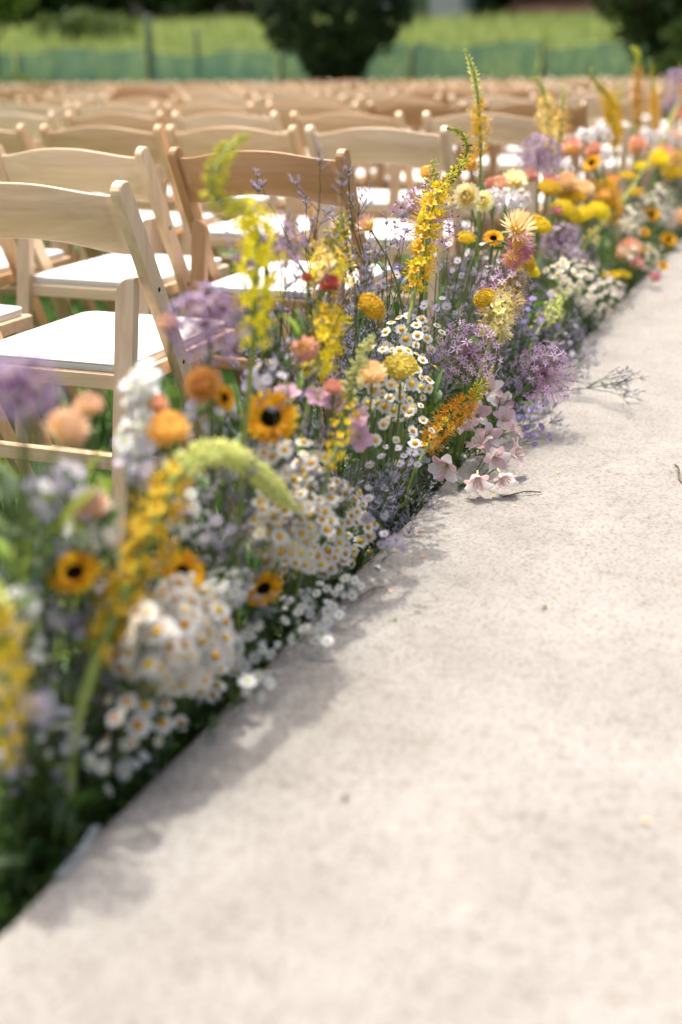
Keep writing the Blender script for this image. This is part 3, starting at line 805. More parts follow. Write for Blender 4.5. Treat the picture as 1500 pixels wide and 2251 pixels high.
# ---------------- foxtail lilies
def floret(spread):
    """open foxtail floret, stalk along +Z"""
    h = 0.013 * spread
    ts = [tube([(0, 0, 0), (0.001, 0, h)], 0.0006, 4, False).mat(2)]
    ts.append(ring(petal(0.0115, 0.0074, LANCE, lift=R(38), curl=R(-55), n=3, cup=0.2, r0=0.0008), 6, 0.15, 0.14).tf(move((0.001, 0, h))).mat(random.choice((0, 0, 1))))
    for k in range(5):
        a = k * math.pi * 0.4 + random.uniform(-.4, .4); sp = random.uniform(0.25, 0.6); l = 0.016 * spread
        d = np.array([math.cos(a) * sp, math.sin(a) * sp, 1.0])
        ts.append(tube([(0.001, 0, h), np.array([0.001, 0, h]) + d * l * 0.6, np.array([0.001, 0, h]) + d * l + np.array([0, 0, 0.002])], [0.00045, 0.00045, 0.0010], 3, False).mat(1 if k % 2 else 0))
    return join(ts)
def bud(stalk, r, h):
    return join([tube([(0, 0, 0), (0, 0, stalk)], 0.0005, 4, False).mat(1), blob(r, h, 5, 4).tf(move((0, 0, stalk * 0.9))).mat(0)])
KINDS = {'yellow': (['ere_yellow', 'ere_gold', 'stem_pale'], ['ere_bud', 'stem_pale']),
         'plume': (['ere_yellow', 'ere_apricot', 'stem_pale'], ['ere_bud', 'stem_pale']),
         'pale': (['ere_pale', 'ere_apricot', 'stem_pale'], ['ere_bud', 'stem_pale']),
         'orange': (['ere_orange', 'ere_gold', 'stem_brown'], ['ere_bud', 'stem_pale']),
         'apricot': (['ere_apricot', 'ere_gold', 'stem_pale'], ['ere_bud_green', 'stem_pale']),
         'green': (['ere_apricot', 'ere_yellow', 'stem_pale'], ['ere_bud_green', 'stem_pale']),
         'brown': (['ere_gold', 'ere_yellow', 'stem_pale'], ['ere_bud_brown', 'ere_bud'])}
FLORETS = {}
def eremurus(label, pix, X, kind, b=0.5, e=1.0, fat=1.0, budlen=1.0, hero=False, dens=1.0, thick=0.0042, tipkind=None, bs=1.0):
    n0 = len(pix); Xs = np.linspace(X[0], X[1], n0) if hasattr(X, '__len__') else [X] * n0
    W_ = np.array([at_b(px, py, x, 0.03) for (px, py), x in zip(pix, Xs)])
    low = W_[-1]; d = unit(W_[-1] - W_[-2])
    bx = float(np.clip(low[0] + d[0] * low[2] * 0.5, *BED)); by = low[1] + d[1] * low[2] * 0.15
    line = smooth_line(W_, 3); specL = resample(line, 4)[1]
    if low[2] > 0.03:
        line = np.concatenate([line, bez(low, low + d * low[2] * 0.4, np.array([bx, by, low[2] * 0.3]), np.array([bx, by, 0.006]), 8)[1:]])
    base = line[-1].copy()
    P, L = resample(line, 60)
    t = thing('foxtail_lily', None, 'foxtail lily', base, 'foxtail lilies rising from the border')
    if label: t['label'] = label
    else: later(t, {'green': 'foxtail lily with green buds', 'orange': 'orange foxtail lily'}.get(kind, 'yellow foxtail lily'), W_[0])
    s = np.linspace(0, L, 60)
    rad = np.interp(s, [0, 0.03, specL, L], [0.0012, 0.0025, thick, thick * 1.15])
    part('stem', to_mesh('stem', tube(P - base, rad, 7), ['stem_pale' if kind != 'brown' else 'stem']), t)
    tan = np.gradient(P, axis=0); tan /= np.linalg.norm(tan, axis=1, keepdims=True)
    def pt(q): return np.array([np.interp(q, s, P[:, k]) for k in range(3)]), unit([np.interp(q, s, tan[:, k]) for k in range(3)])
    om, bm = KINDS[kind]
    if tipkind: bm = KINDS[tipkind][1]
    # buds
    bl = specL * b; nb = int(bl * 900 * dens) + 6; ga = 2.39996; mats = []
    btm = bud(0.0050 * budlen, 0.0021 * min(1.3, 0.7 + 0.3 * budlen), 0.0095)
    for k in range(nb):
        q = (k + 0.5) / nb * bl; p, tg = pt(q); f = q / bl
        o = unit(np.cross(tg, [0.3, 0.5, 0.8])); o2 = np.cross(tg, o); a = k * ga
        out = math.cos(a) * o + math.sin(a) * o2
        dirn = unit(out - tg * (0.8 - 0.7 * f) + rng.normal(0, 0.28 if bs < 1.1 else 0.1, 3))
        mats.append(frame(p - base, dirn, 0, bs * (0.38 + 0.75 * min(1, f * (1.8 if bs < 1.1 else 4))) * (random.uniform(0.55, 1.35) if bs < 1.1 else random.uniform(0.85, 1.15))))
    if mats:
        if bm[0] == 'ere_bud_brown':
            mats = np.array(mats); pick = rng.uniform(0, 1, len(mats)) < 0.42
            q0, q1 = scatter(btm, mats[pick]), scatter(btm, mats[~pick]); q1 = Tm(q1.V, q1.Q, q1.T, 1, 1)
            part('buds', to_mesh('buds', join([q0, q1]), bm), t, stuff=True)
        else: part('buds', to_mesh('buds', scatter(btm, mats), bm), t, stuff=True)
    # open florets
    ol = specL * (e - b); no = int(ol * 330 * dens); fm = []
    for k in range(max(no, 0)):
        q = bl + (k + 0.5) / no * ol; p, tg = pt(q); f = (k + 0.5) / no
        o = unit(np.cross(tg, [0.3, 0.5, 0.8])); o2 = np.cross(tg, o); a = k * ga
        out = math.cos(a) * o + math.sin(a) * o2
        sc = fat * (0.55 + 0.45 * math.sin(math.pi * min(1, 0.15 + f * 0.75))) * random.uniform(0.8, 1.2)
        fm.append(frame(p + out * 0.003 - base, unit(out - tg * (0.55 - 0.6 * f) + rng.normal(0, 0.2, 3)), random.uniform(0, 6), sc))
    if fm:
        if hero:
            key = kind
            if key not in FLORETS: FLORETS[key] = [to_mesh('floret', floret(1.0), om) for _ in range(4)]
            for m in fm: part('floret', random.choice(FLORETS[key]), t, m)
        else:
            ft = [floret(1.0) for _ in range(3)]; idx = rng.integers(0, 3, len(fm)); fm = np.array(fm)
            part('florets', to_mesh('florets', join([scatter(ft[j], fm[idx == j]) for j in range(3)]), om), t, stuff=True)
    return t

eremurus('tall foxtail lily with a hooked brown budded tip and open yellow florets', [(983, 282), (1003, 284), (1022, 300), (1030, 330), (1015, 368), (980, 400), (958, 430), (946, 480), (935, 540), (922, 600), (912, 640)], (-0.745, -0.735), 'yellow', 0.60, 1.0, 1.05, 1.3, True, 0.9, tipkind='brown', bs=0.78)
eremurus('short green budded foxtail lily just behind the hooked one', [(955, 352), (952, 400), (948, 450)], -0.77, 'green', 1.0, 1.0, 1.0, 1.7)
eremurus('blurred foxtail lily with a kinked yellow tip before the dark chair back', [(548, 298), (515, 312), (490, 340), (468, 380), (462, 425), (490, 448), (535, 458), (563, 480), (570, 530), (566, 590), (560, 650), (562, 720), (556, 770)], (-0.72, -0.70), 'yellow', 0.52, 1.0, 0.95, 1.4, False, 0.8, 0.0042, None, 1.0)
eremurus('yellow green foxtail lily pointing up between the sea lavender sprigs', [(757, 468), (745, 510), (728, 560), (712, 600), (705, 640)], -0.76, 'green', 0.6, 1.0, 1.3, 2.2, False, 1.2, tipkind='yellow')
eremurus('small foxtail lily with a curled brown tip', [(778, 540), (779, 565), (770, 588), (745, 600)], -0.77, 'brown', 0.85, 1.0, 0.8, 1.2)
eremurus('full golden foxtail lily beside the red strawflowers', [(738, 678), (725, 700), (713, 740), (700, 790), (690, 830)], -0.72, 'yellow', 0.12, 1.0, 1.05, 1.3, True, 1.15)
eremurus('slim brownish foxtail lily leaning over the pink mallow', [(822, 738), (795, 780), (778, 830), (766, 890), (748, 960), (725, 1030)], -0.655, 'brown', 0.55, 1.0, 0.6, 1.1, False, 0.9, 0.0036, 'green')
eremurus('big blurred foxtail lily with a pale green tip arching right down', [(655, 1122), (620, 1095), (575, 1045), (525, 1005), (470, 990), (420, 1008), (378, 1055), (352, 1120), (325, 1190), (292, 1270), (255, 1350), (215, 1440)], (-0.64, -0.70), 'plume', 0.58, 1.0, 1.0, 1.0, False, 1.0, 0.0072, 'green', 1.25)
eremurus('orange foxtail lily lying out beside the pale pink lilies', [(1086, 798), (1068, 838), (1040, 875), (1008, 900), (982, 925), (955, 958), (935, 990)], (-0.645, -0.69), 'orange', 0.40, 1.0, 0.95, 1.0, True, 1.2, 0.004, 'yellow')
eremurus('pale yellow foxtail lily with a fuzzy round flower mass', [(1142, 590), (1128, 625), (1112, 660), (1098, 690), (1088, 720), (1080, 745)], -0.655, 'pale', 0.42, 1.0, 1.25, 2.2, True, 1.6)
eremurus('spiky lime green foxtail tip pointing over the carpet edge', [(1243, 640), (1228, 662), (1210, 688), (1190, 715)], -0.66, 'green', 1.0, 1.0, 1.0, 2.6, False, 0.8)
eremurus('very blurred golden foxtail lily cut by the photo edge', [(-35, 1270), (-8, 1340), (8, 1420), (12, 1510), (5, 1600), (-12, 1690)], -0.71, 'apricot', 0.2, 1.0, 0.85, 1.3, False, 1.1)
eremurus('tall lone foxtail lily rising above the chair backs', [(1022, 108), (1040, 150), (1050, 200), (1054, 260), (1058, 320), (1056, 380)], -0.84, 'apricot', 0.5, 0.88, 0.84, 1.0, False, 1.0, bs=0.75)
eremurus('foxtail lily with a tip bent towards the chairs above the allium', [(1165, 172), (1185, 176), (1198, 210), (1202, 250), (1208, 300), (1212, 330)], -0.86, 'apricot', 0.5, 1.0, 0.93, 1.0, bs=0.75)
eremurus('straight foxtail lily paired beside the bent tipped one', [(1242, 186), (1238, 230), (1234, 270), (1228, 320)], -0.84, 'apricot', 0.4, 1.0, 0.93, 1.0, bs=0.75)
eremurus('golden foxtail lily with a crooked tip over the white phlox', [(1302, 148), (1296, 165), (1312, 186), (1336, 206), (1344, 250), (1352, 300), (1352, 350)], -0.86, 'yellow', 0.5, 0.95, 1.05, 1.0, bs=0.75)
eremurus('short golden foxtail lily close behind the crooked one', [(1366, 182), (1360, 220), (1358, 270), (1356, 320)], -0.87, 'yellow', 0.4, 1.0, 0.99, 1.0, bs=0.75)
eremurus('tallest far foxtail lily with a hooked orange tip', [(1386, 103), (1402, 110), (1404, 150), (1400, 200), (1402, 250), (1404, 300)], -0.86, 'orange', 0.45, 1.0, 0.81, 1.0, tipkind='yellow', bs=0.75)
eremurus('far slim foxtail lily next to the hooked orange one', [(1431, 128), (1435, 170), (1438, 220), (1442, 280)], -0.87, 'orange', 0.45, 1.0, 0.81, 1.0, tipkind='yellow', bs=0.75)
eremurus('far foxtail lily cut by the edge above the lilac allium', [(1497, 135), (1502, 190), (1505, 260)], -0.86, 'orange', 0.4, 1.0, 0.81, 1.0, bs=0.75)
eremurus('green foxtail lily leaning across the far strawflowers', [(1500, 212), (1480, 250), (1462, 300), (1445, 350)], -0.78, 'green', 0.9, 1.0, 1.0, 1.2, bs=0.75)
eremurus('small orange foxtail lily among the far yarrow heads', [(1330, 392), (1332, 420), (1338, 450), (1345, 480)], -0.74, 'orange', 0.1, 1.0, 1.5, 1.0, bs=0.75)
eremurus('loose green foxtail stem leaning over the far yarrow heads', [(1425, 352), (1400, 400), (1360, 450), (1325, 490), (1290, 530)], -0.72, 'green', 0.9, 1.0, 0.8, 1.0, False, 0.4, bs=0.75)

# ---------------- alliums
PED = {}
def allium(label, px, py, rpx, X, mats=('allium_a', 'allium_b'), hero=False, n=80, fs=1.0, face=None):
    c = at_b(px, py, X, 0.10 if rpx > 60 else 0.05); Rr = rpx * depth(c) / F_PX
    base = base_for(c, 0.05, 0.0)
    t = thing('allium', None, 'allium', base, 'alliums with round starry heads')
    if label: t['label'] = label
    else: later(t, 'round lilac allium head', c)
    hd = c - base
    ax = unit(face) if face is not None else np.array([0, 0, 1.0])
    part('stem', to_mesh('stem', tube(stem_line(np.zeros(3), hd, ax, 14), np.linspace(0.0052, 0.0036, 14), 7), ['stem']), t)
    ds = fib(n); rr = Rr * rng.uniform(0.80, 1.03, n)
    keep = (ds @ ax) > -0.86; ds, rr = ds[keep], rr[keep]
    ped = [tube([hd, hd + d * r * 0.55 + rng.normal(0, 0.001, 3), hd + d * r], 0.0006, 3, False) for d, r in zip(ds, rr)]
    part('pedicels', to_mesh('pedicels', join(ped), ['allium_pedicel']), t, stuff=True)
    sc = fs * Rr / 0.066
    ms = [frame(hd + d * r, d + rng.normal(0, 0.28, 3), random.uniform(0, 6), sc * random.uniform(0.8, 1.15)) for d, r in zip(ds, rr)]
    if hero:
        key = mats
        if key not in PED: PED[key] = [to_mesh('floret', s_, [m_, 'allium_eye']) for s_ in STAR for m_ in mats]
        for m in ms: part('floret', random.choice(PED[key]), t, m)
    else:
        ms = np.array(ms); ts = []
        for j, s_ in enumerate(STAR):
            sel = ms[j::4]; q = scatter(s_, sel); flip = 2 * (j % 2)
            q = Tm(q.V, q.Q, q.T, np.where(q.mq == 0, flip, 1), np.where(q.mt == 0, flip, 1)); ts.append(q)
        part('florets', to_mesh('florets', join(ts), [mats[0], 'allium_eye', mats[1]]), t, stuff=True)
    return t
allium('starry lilac allium beside the fuzzy pale yellow foxtail lily', 1030, 778, 74, -0.668, hero=True, n=95)
allium('starry lilac allium leaning out over the carpet on a bent stem', 1196, 822, 72, -0.57, hero=True, n=95, face=(0.55, -0.1, 0.45))
allium('pale lilac allium behind the open florets of the hooked foxtail lily', 935, 485, 78, -0.78, hero=True, n=80)
allium('lilac allium just behind the fuzzy pale yellow foxtail lily', 1108, 640, 66, -0.665, hero=True, n=85)
allium('blurred purple allium before the chair in the back row', 458, 718, 92, -0.74, ('allium_deep', 'allium_a'), n=120, fs=1.0)
allium('loose pale allium behind the kinked foxtail lily', 585, 545, 88, -0.80, n=60, fs=0.9)
allium('very blurred purple allium at the corner near the camera', 45, 850, 92, -0.72, ('allium_deep', 'allium_a'), n=110, fs=1.05)
allium('purple allium standing before the third row of chairs', 1185, 345, 52, -0.86, ('allium_deep', 'allium_a'), n=110, fs=1.0)
allium('pinkish pale allium in front of the yarrow heads', 1232, 532, 44, -0.735, n=70, fs=1.2)
allium('far lilac allium near the photo edge below the foxtail tips', 1488, 175, 26, -0.86, ('allium_deep', 'allium_a'), n=60, fs=1.2)
allium('far purple allium low behind the golden foxtail lilies', 1478, 228, 24, -0.84, ('allium_deep', 'allium_a'), n=60, fs=1.2)
allium('small lilac allium between the far yarrow and the daisies', 1275, 568, 22, -0.71, n=50, fs=1.3)

# ---------------- daisies
def pack(n, rx, ry, mind, rim=1.0):
    pts = []; tries = 0
    while len(pts) < n and tries < 12000:
        tries += 1
        a = random.uniform(0, 2 * math.pi); r = math.sqrt(random.random()) * rim
        p = np.array([math.cos(a) * r, math.sin(a) * r])
        q = p * (rx, ry)
        if all((q[0] - o[0]) ** 2 + (q[1] - o[1]) ** 2 > mind ** 2 for o in pts): pts.append(q)
    return pts
def daisy_mound(name, labels, cx, cy, rx, ry, X, n, mind, bulge=0.05, scale=1.0, hero=True, kind='daisy', group=None, tilt=0.0, cat='daisy'):
    """one mound made of len(labels) separate sprays"""
    k = len(labels); pts = pack(n, rx, ry, mind)
    ph1, ph2 = random.uniform(0, 6), random.uniform(0, 6)
    pts = [p * (1 + 0.10 * math.sin(3 * math.atan2(p[1], p[0]) + ph1) + 0.07 * math.sin(7 * math.atan2(p[1], p[0]) + ph2)) for p in pts if math.sin(p[0] / mind * 0.9 + ph1) * math.sin(p[1] / mind * 0.8 + ph2) < 0.80]
    buckets = [[] for _ in range(k)]
    for p in pts:
        i = int(np.clip((p[0] / rx * 0.5 + 0.5 + random.uniform(-.06, .06)) * k, 0, k - 1)) if k > 1 else 0
        buckets[i].append(p)
    for lab, bk in zip(labels, buckets):
        if not bk: continue
        heads = []
        for p in bk:
            u, v = p[0] / rx, p[1] / ry
            h = math.sqrt(max(0.0, 1 - min(1, u * u + v * v)))
            px = cx + p[0] + tilt * p[1]; py = cy + p[1]
            X_ = X + bulge * h + random.uniform(-0.018, 0.012)
            w = at_b(px, py, X_, 0.025)
            nrm = unit(RGT * u * 0.8 - UPV * v * 0.7 - FWD * (0.35 + 0.75 * h) + np.array([0, 0, 0.55]) + rng.normal(0, 0.32, 3))
            heads.append((w, nrm))
        mean = np.mean([h_[0] for h_ in heads], 0)
        base = base_for(mean, 0.05, 0.0)
        t = thing(name, None, cat, base, group)
        if isinstance(lab, str) and not lab.startswith('~'): t['label'] = lab
        else: later(t, lab[1:], mean)
        fork = np.array([0, 0, max(0.05, (mean[2]) * 0.35)])
        st = [tube([np.zeros(3), fork * 0.5 + rng.normal(0, 0.002, 3), fork], [0.0022, 0.002, 0.0018], 5)]
        for w, nr in heads:
            w_ = w - base
            st.append(tube(bez(fork + rng.normal(0, 0.004, 3), fork + np.array([0, 0, 0.35 * abs(w_[2] - fork[2]) + 0.01]), w_ - nr * 0.035, w_ - nr * 0.0005, 6), [0.0011, 0.001, 0.0009, 0.0008, 0.0008, 0.0008], 3, False))
        part('stems', to_mesh('stems', join(st), ['stem']), t)
        # feathery leaves
        lf = [frame(fork + rng.normal(0, 1, 3) * np.array([0.02, 0.025, 0.03]) + np.array([0, 0, 0.02]), rng.normal(0, 1, 3) + np.array([0, 0, .5]), random.uniform(0, 6), random.uniform(0.02, 0.04)) for _ in range(26)]
        part('leaves', to_mesh('leaves', scatter(petal(1.0, 0.22, LANCE, R(20), R(-40), 3), lf), ['leaf']), t, stuff=True)
        tm, em, mt, me_ = (DAISY, DAISY_EYE, 'daisy_white', 'daisy_eye') if kind == 'daisy' else (ASTER, ASTER_EYE, kind, 'aster_eye')
        ms = [frame(w - base, nr, random.uniform(0, 6), scale * random.choice((1.0, 1.1, 0.95, 1.2, 0.8, 0.65)) * random.uniform(0.9, 1.1)) for w, nr in heads]
        if hero:
            mh = M_DAISY if kind == 'daisy' else MA[kind]; eye = M_EYE if kind == 'daisy' else MAE
            for m in ms:
                o = part('flower_head', random.choice(mh), t, m); part('disc', eye, o)
        else:
            ms = np.array(ms); nn = len(tm)
            part('flower_heads', to_mesh('flower_heads', join([scatter(tm[j], ms[j::nn]) for j in range(nn)]), [mt]), t, stuff=True)
            part('discs', to_mesh('discs', scatter(em, ms), [me_]), t, stuff=True)
MA = {k: [to_mesh('flower_head', t, [k]) for t in ASTER] for k in ('aster_white', 'aster_lilac', 'aster_violet')}
MAE = to_mesh('disc', ASTER_EYE, ['aster_eye'])
DG = 'daisy sprays in the border'
daisy_mound('daisy_spray', ['sharp white daisy spray beside the lemon yarrow, upper bunch'], 905, 742, 75, 55, -0.74, 34, 21, 0.03, 1.0, True, group=DG)
daisy_mound('daisy_spray', ['sharp daisy spray packed against the starry allium', 'sharp daisy spray behind the slim brownish foxtail lily'][::-1], 872, 838, 82, 82, -0.70, 78, 18, 0.035, 0.95, True, group=DG)
daisy_mound('daisy_spray', ['straggling white daisy spray hanging under the sharp mound'], 885, 945, 80, 42, -0.69, 18, 26, 0.03, 1.0, True, group=DG)
daisy_mound('daisy_spray', ['dense daisy mound at the carpet edge, part under the arching foxtail', 'dense daisy mound at the carpet edge, middle spray', 'dense daisy mound at the carpet edge, spray nearest the carpet'], 682, 1148, 142, 122, -0.705, 200, 16, 0.05, 1.0, True, group=DG)
daisy_mound('daisy_spray', ['small daisy spray right under the open sunflower'], 640, 1010, 90, 45, -0.69, 26, 22, 0.03, 1.0, True, group=DG)
daisy_mound('daisy_spray', ['blurred cream daisy mound near the camera, chair side', 'blurred cream daisy mound near the camera, carpet side'], 395, 1405, 130, 128, -0.695, 175, 15, 0.045, 1.05, True, group=DG)
daisy_mound('daisy_spray', ['few blurred daisies hanging below the cream mound'], 300, 1580, 100, 60, -0.69, 14, 40, 0.03, 1.0, True, group=DG)
for (cx, cy, rx, ry, n, lab) in [(310, 860, 34, 60, 16, 'top of the white aster spire before the back row chair leg'), (300, 965, 36, 60, 18, 'lower white aster spire before the back row chair leg')]:
    daisy_mound('aster_spray', [lab], cx, cy, rx, ry, -0.76, n, 19, 0.02, 1.15, True, 'aster_white', 'white aster sprays', cat='aster')
for (cx, cy, rx, ry, n, X, lab) in [(505, 1290, 46, 42, 18, -0.69, 'white aster cluster between the two low sunflowers'), (690, 1330, 70, 45, 22, -0.685, 'low white aster spray hanging under the dense daisy mound'),
        (585, 1400, 60, 45, 10, -0.69, 'tiny white aster spray in the shade at the carpet edge'), (200, 1160, 60, 70, 16, -0.74, 'blurred white aster spray above the low sunflower'),
        (130, 1640, 60, 50, 9, -0.71, 'blurred white aster spray near the steel strip'), (400, 1120, 40, 60, 12, -0.74, 'white aster spray under the arching foxtail lily'),
        (1105, 700, 50, 40, 10, -0.70, 'white aster spray behind the pale yellow foxtail lily'), (60, 1480, 60, 90, 14, -0.74, 'blurred white aster spray beside the golden foxtail lily at the edge')]:
    daisy_mound('aster_spray', [lab], cx, cy, rx, ry, X, n, 15, 0.02, 0.85, True, 'aster_white', 'white aster sprays', cat='aster')
for (cx, cy, rx, ry, n, X, k, lab) in [(585, 835, 50, 35, 10, -0.74, 'aster_lilac', 'pale lilac aster spray above the open sunflower'), (965, 665, 35, 28, 4, -0.74, 'aster_lilac', 'lone lilac asters between the alliums and the daisies'),
        (1168, 935, 42, 48, 14, -0.655, 'aster_violet', 'violet aster spray hanging under the leaning allium'), (1150, 560, 40, 50, 6, -0.73, 'aster_lilac', 'lilac aster spray behind the coral strawflower'),
        (1265, 760, 52, 50, 14, -0.665, 'aster_lilac', 'lilac aster spray spilling past the leaning allium'), (1205, 690, 70, 50, 14, -0.675, 'aster_violet', 'violet asters around the spiky lime foxtail tip'),
        (620, 960, 40, 40, 5, -0.72, 'aster_lilac', 'lilac asters close beside the open sunflower petals'), (450, 905, 60, 60, 10, -0.76, 'aster_lilac', 'lilac aster spray beside the orange strawflowers'),
        (890, 560, 40, 60, 6, -0.80, 'aster_violet', 'violet asters in the stems of the hooked foxtail lily'), (330, 1010, 60, 60, 12, -0.74, 'aster_lilac', 'lilac aster spray at the foot of the white aster spire'),
        (110, 1080, 80, 70, 12, -0.74, 'aster_lilac', 'blurred lilac aster spray between the peach strawflowers'), (500, 1180, 60, 50, 9, -0.73, 'aster_lilac', 'blurred lilac aster spray beside the dense daisy mound'),
        (820, 1110, 60, 60, 14, -0.69, 'aster_lilac', 'lilac spray at the dark gap by the carpet edge'),
        (60, 1350, 60, 60, 12, -0.73, 'aster_white', 'blurred white asters beside the very blurred golden foxtail'), (250, 1680, 70, 50, 9, -0.7, 'aster_white', 'blurred white asters low in the dark leaves'), (30, 1640, 50, 60, 8, -0.72, 'aster_lilac', 'blurred lilac asters low at the photo edge'), (90, 1560, 60, 50, 9, -0.72, 'aster_lilac', 'blurred lilac asters under the golden foxtail at the edge'), (460, 1330, 50, 40, 9, -0.695, 'aster_white', 'white asters touching the cream daisy mound'), (530, 1430, 50, 40, 9, -0.69, 'aster_white', 'white asters low beside the cream daisy mound'), (250, 1290, 50, 50, 10, -0.74, 'aster_lilac', 'lilac asters behind the pale plume of the arching foxtail'), (440, 1180, 50, 60, 12, -0.745, 'aster_white', 'white asters under the curve of the arching foxtail'), (880, 1010, 70, 40, 14, -0.71, 'aster_lilac', 'lilac asters in the shade under the sharp daisies'), (930, 985, 50, 40, 9, -0.7, 'aster_white', 'white asters behind the orange foxtail florets'), (650, 790, 60, 50, 10, -0.76, 'aster_lilac', 'lilac asters left of the golden foxtail lily'), (830, 600, 50, 50, 8, -0.79, 'aster_lilac', 'lilac asters left of the hooked foxtail stem'), (1010, 560, 50, 50, 8, -0.76, 'aster_lilac', 'lilac asters right of the hooked foxtail florets'), (1060, 560, 40, 40, 7, -0.75, 'aster_white', 'white asters left of the shaggy strawflowers'),
        (700, 1385, 45, 28, 7, -0.64, 'aster_white', 'white asters hanging over the carpet edge under the dense mound'), (560, 1512, 40, 28, 6, -0.64, 'aster_white', 'white asters hanging over the carpet edge under the cream mound'), (775, 1290, 36, 24, 6, -0.64, 'aster_white', 'white asters spilling onto the carpet beside the dry twig'), (868, 1190, 36, 26, 6, -0.64, 'aster_lilac', 'lilac asters spilling over the edge at the dark gap')]:
    daisy_mound('aster_spray', [lab], cx, cy, rx, ry, X, n, 17, 0.02, 0.95, True, k, 'white aster sprays' if k == 'aster_white' else 'lilac and violet aster sprays', cat='aster')
for (cx, cy, rx, ry, n, X, lab) in [(1270, 615, 75, 55, 60, -0.70, 'cream daisy bank behind the lilac asters, upper part'), (1335, 660, 60, 50, 46, -0.675, 'cream daisy bank spilling onto the carpet'), (1395, 485, 32, 34, 40, -0.74, 'small pale daisy cushion beside the far orange marigold'),
        (1480, 475, 34, 36, 40, -0.73, 'far pale daisy cushion at the photo edge'), (1420, 560, 50, 30, 30, -0.69, 'far cream daisies beside the lime yarrow'), (1450, 430, 40, 30, 30, -0.72, 'far cream daisies above the pale cushion')]:
    daisy_mound('daisy_spray', [lab], cx, cy, rx, ry, X, n, 7, 0.03, 0.9, False, 'daisy', DG)

# ---------------- sunflowers
_sp = petal(0.030, 0.0135, LANCE, lift=R(22), curl=R(-38), n=4, cup=0.25, r0=0.0)
_sp2 = petal(0.026, 0.012, LANCE, lift=R(50), curl=R(-45), n=4, cup=0.25, r0=0.0, twist=0.3)
M_SP = [to_mesh('petal', _sp, ['sun_petal']), to_mesh('petal', _sp2, ['sun_petal'])]
M_SD = to_mesh('disc', join([dome(0.0155, 0.006, 14, 4)] + [blob(0.0011, 0.0035, 4, 3).tf(move((0.0145 * math.sqrt(i / 120) * math.cos(i * 2.4), 0.0145 * math.sqrt(i / 120) * math.sin(i * 2.4), 0.006 * math.sqrt(max(0, 1 - i / 130)) - 0.0008))) for i in range(120)]), ['sun_disc'])
M_CALYX = to_mesh('calyx', ring(petal(0.022, 0.010, LANCE, R(-20), R(60), 3), 10).tf(move((0, 0, -0.004))), ['leaf'])
def leaf_on(t, p, d, L, W, mat='leaf', name='leaf', tip=-60):
    tm = petal(L, W, LANCE, lift=R(50), curl=R(tip), n=5, cup=0.3)
    o = part(name, to_mesh(name, tm, [mat]), t, frame(p, (0, 0, 1), math.atan2(d[1], d[0])))
    return o
def sunflower(label, px, py, rpx, X, face, name='sunflower', cat='sunflower'):
    c = at_b(px, py, X, 0.04); s = rpx * depth(c) / F_PX / 0.044
    base = base_for(c, 0.06, 0.02); t = thing(name, label, cat, base, 'orange ray flowers with dark centres')
    f = unit(face); hd = c - base
    part('stem', to_mesh('stem', tube(stem_line(np.zeros(3), hd - f * 0.004, f, 12), 0.0038, 7), ['stem']), t)
    m = frame(hd, f, random.uniform(0, 6), s)
    d = part('disc', M_SD, t, m)
    part('calyx', M_CALYX, t, m)
    for i in range(19): part('petal', M_SP[0], t, m @ rotz(i * 2 * math.pi / 19 + random.uniform(-.08, .08)) @ move((0.0125, 0, -0.001)))
    for i in range(13): part('petal', M_SP[1], t, m @ rotz(i * 2 * math.pi / 13 + random.uniform(-.12, .12)) @ move((0.0125, 0, 0.0005)))
    leaf_on(t, hd * 0.55, rng.normal(0, 1, 3), 0.07, 0.035)
    return t
sunflower('open golden sunflower with a dark centre facing the camera', 596, 918, 70, -0.685, unit(CAM - at_x(596, 918, -0.685)) + np.array([-0.05, 0, 0.35]))
sunflower('blurred low sunflower turned away beside the white asters', 165, 1262, 68, -0.73, (0.1, -0.4, 0.75))
sunflower('low sunflower half hidden behind the arching foxtail lily', 400, 1262, 62, -0.70, (0.65, -0.35, 0.35))
sunflower('deep orange sunflower drooping under the dense daisy mound', 578, 1292, 52, -0.69, (0.55, -0.5, -0.15))
sunflower('yellow gold sunflower bud side on by the orange strawflower', 492, 875, 36, -0.71, (0.8, -0.1, 0.4))
sunflower('far orange marigold beside the pale daisy cushion', 1432, 472, 22, -0.72, (0.3, -0.6, 0.6), 'marigold', 'marigold')
sunflower('far orange marigold low near the carpet', 1470, 528, 22, -0.70, (0.4, -0.5, 0.6), 'marigold', 'marigold')
sunflower('small orange marigold between the coral and cream flowers', 1416, 512, 15, -0.71, (0.3, -0.5, 0.7), 'marigold', 'marigold')
sunflower('tiny orange marigold just above the carpet edge', 1458, 585, 14, -0.68, (0.4, -0.5, 0.6), 'marigold', 'marigold')
sunflower('orange ray flower behind the peach strawflower', 1085, 525, 26, -0.735, (0.2, -0.5, 0.7), 'marigold', 'marigold')
sunflower('far yellow ray flower facing the chairs', 1302, 360, 24, -0.78, (-0.2, -0.6, 0.5), 'marigold', 'marigold')

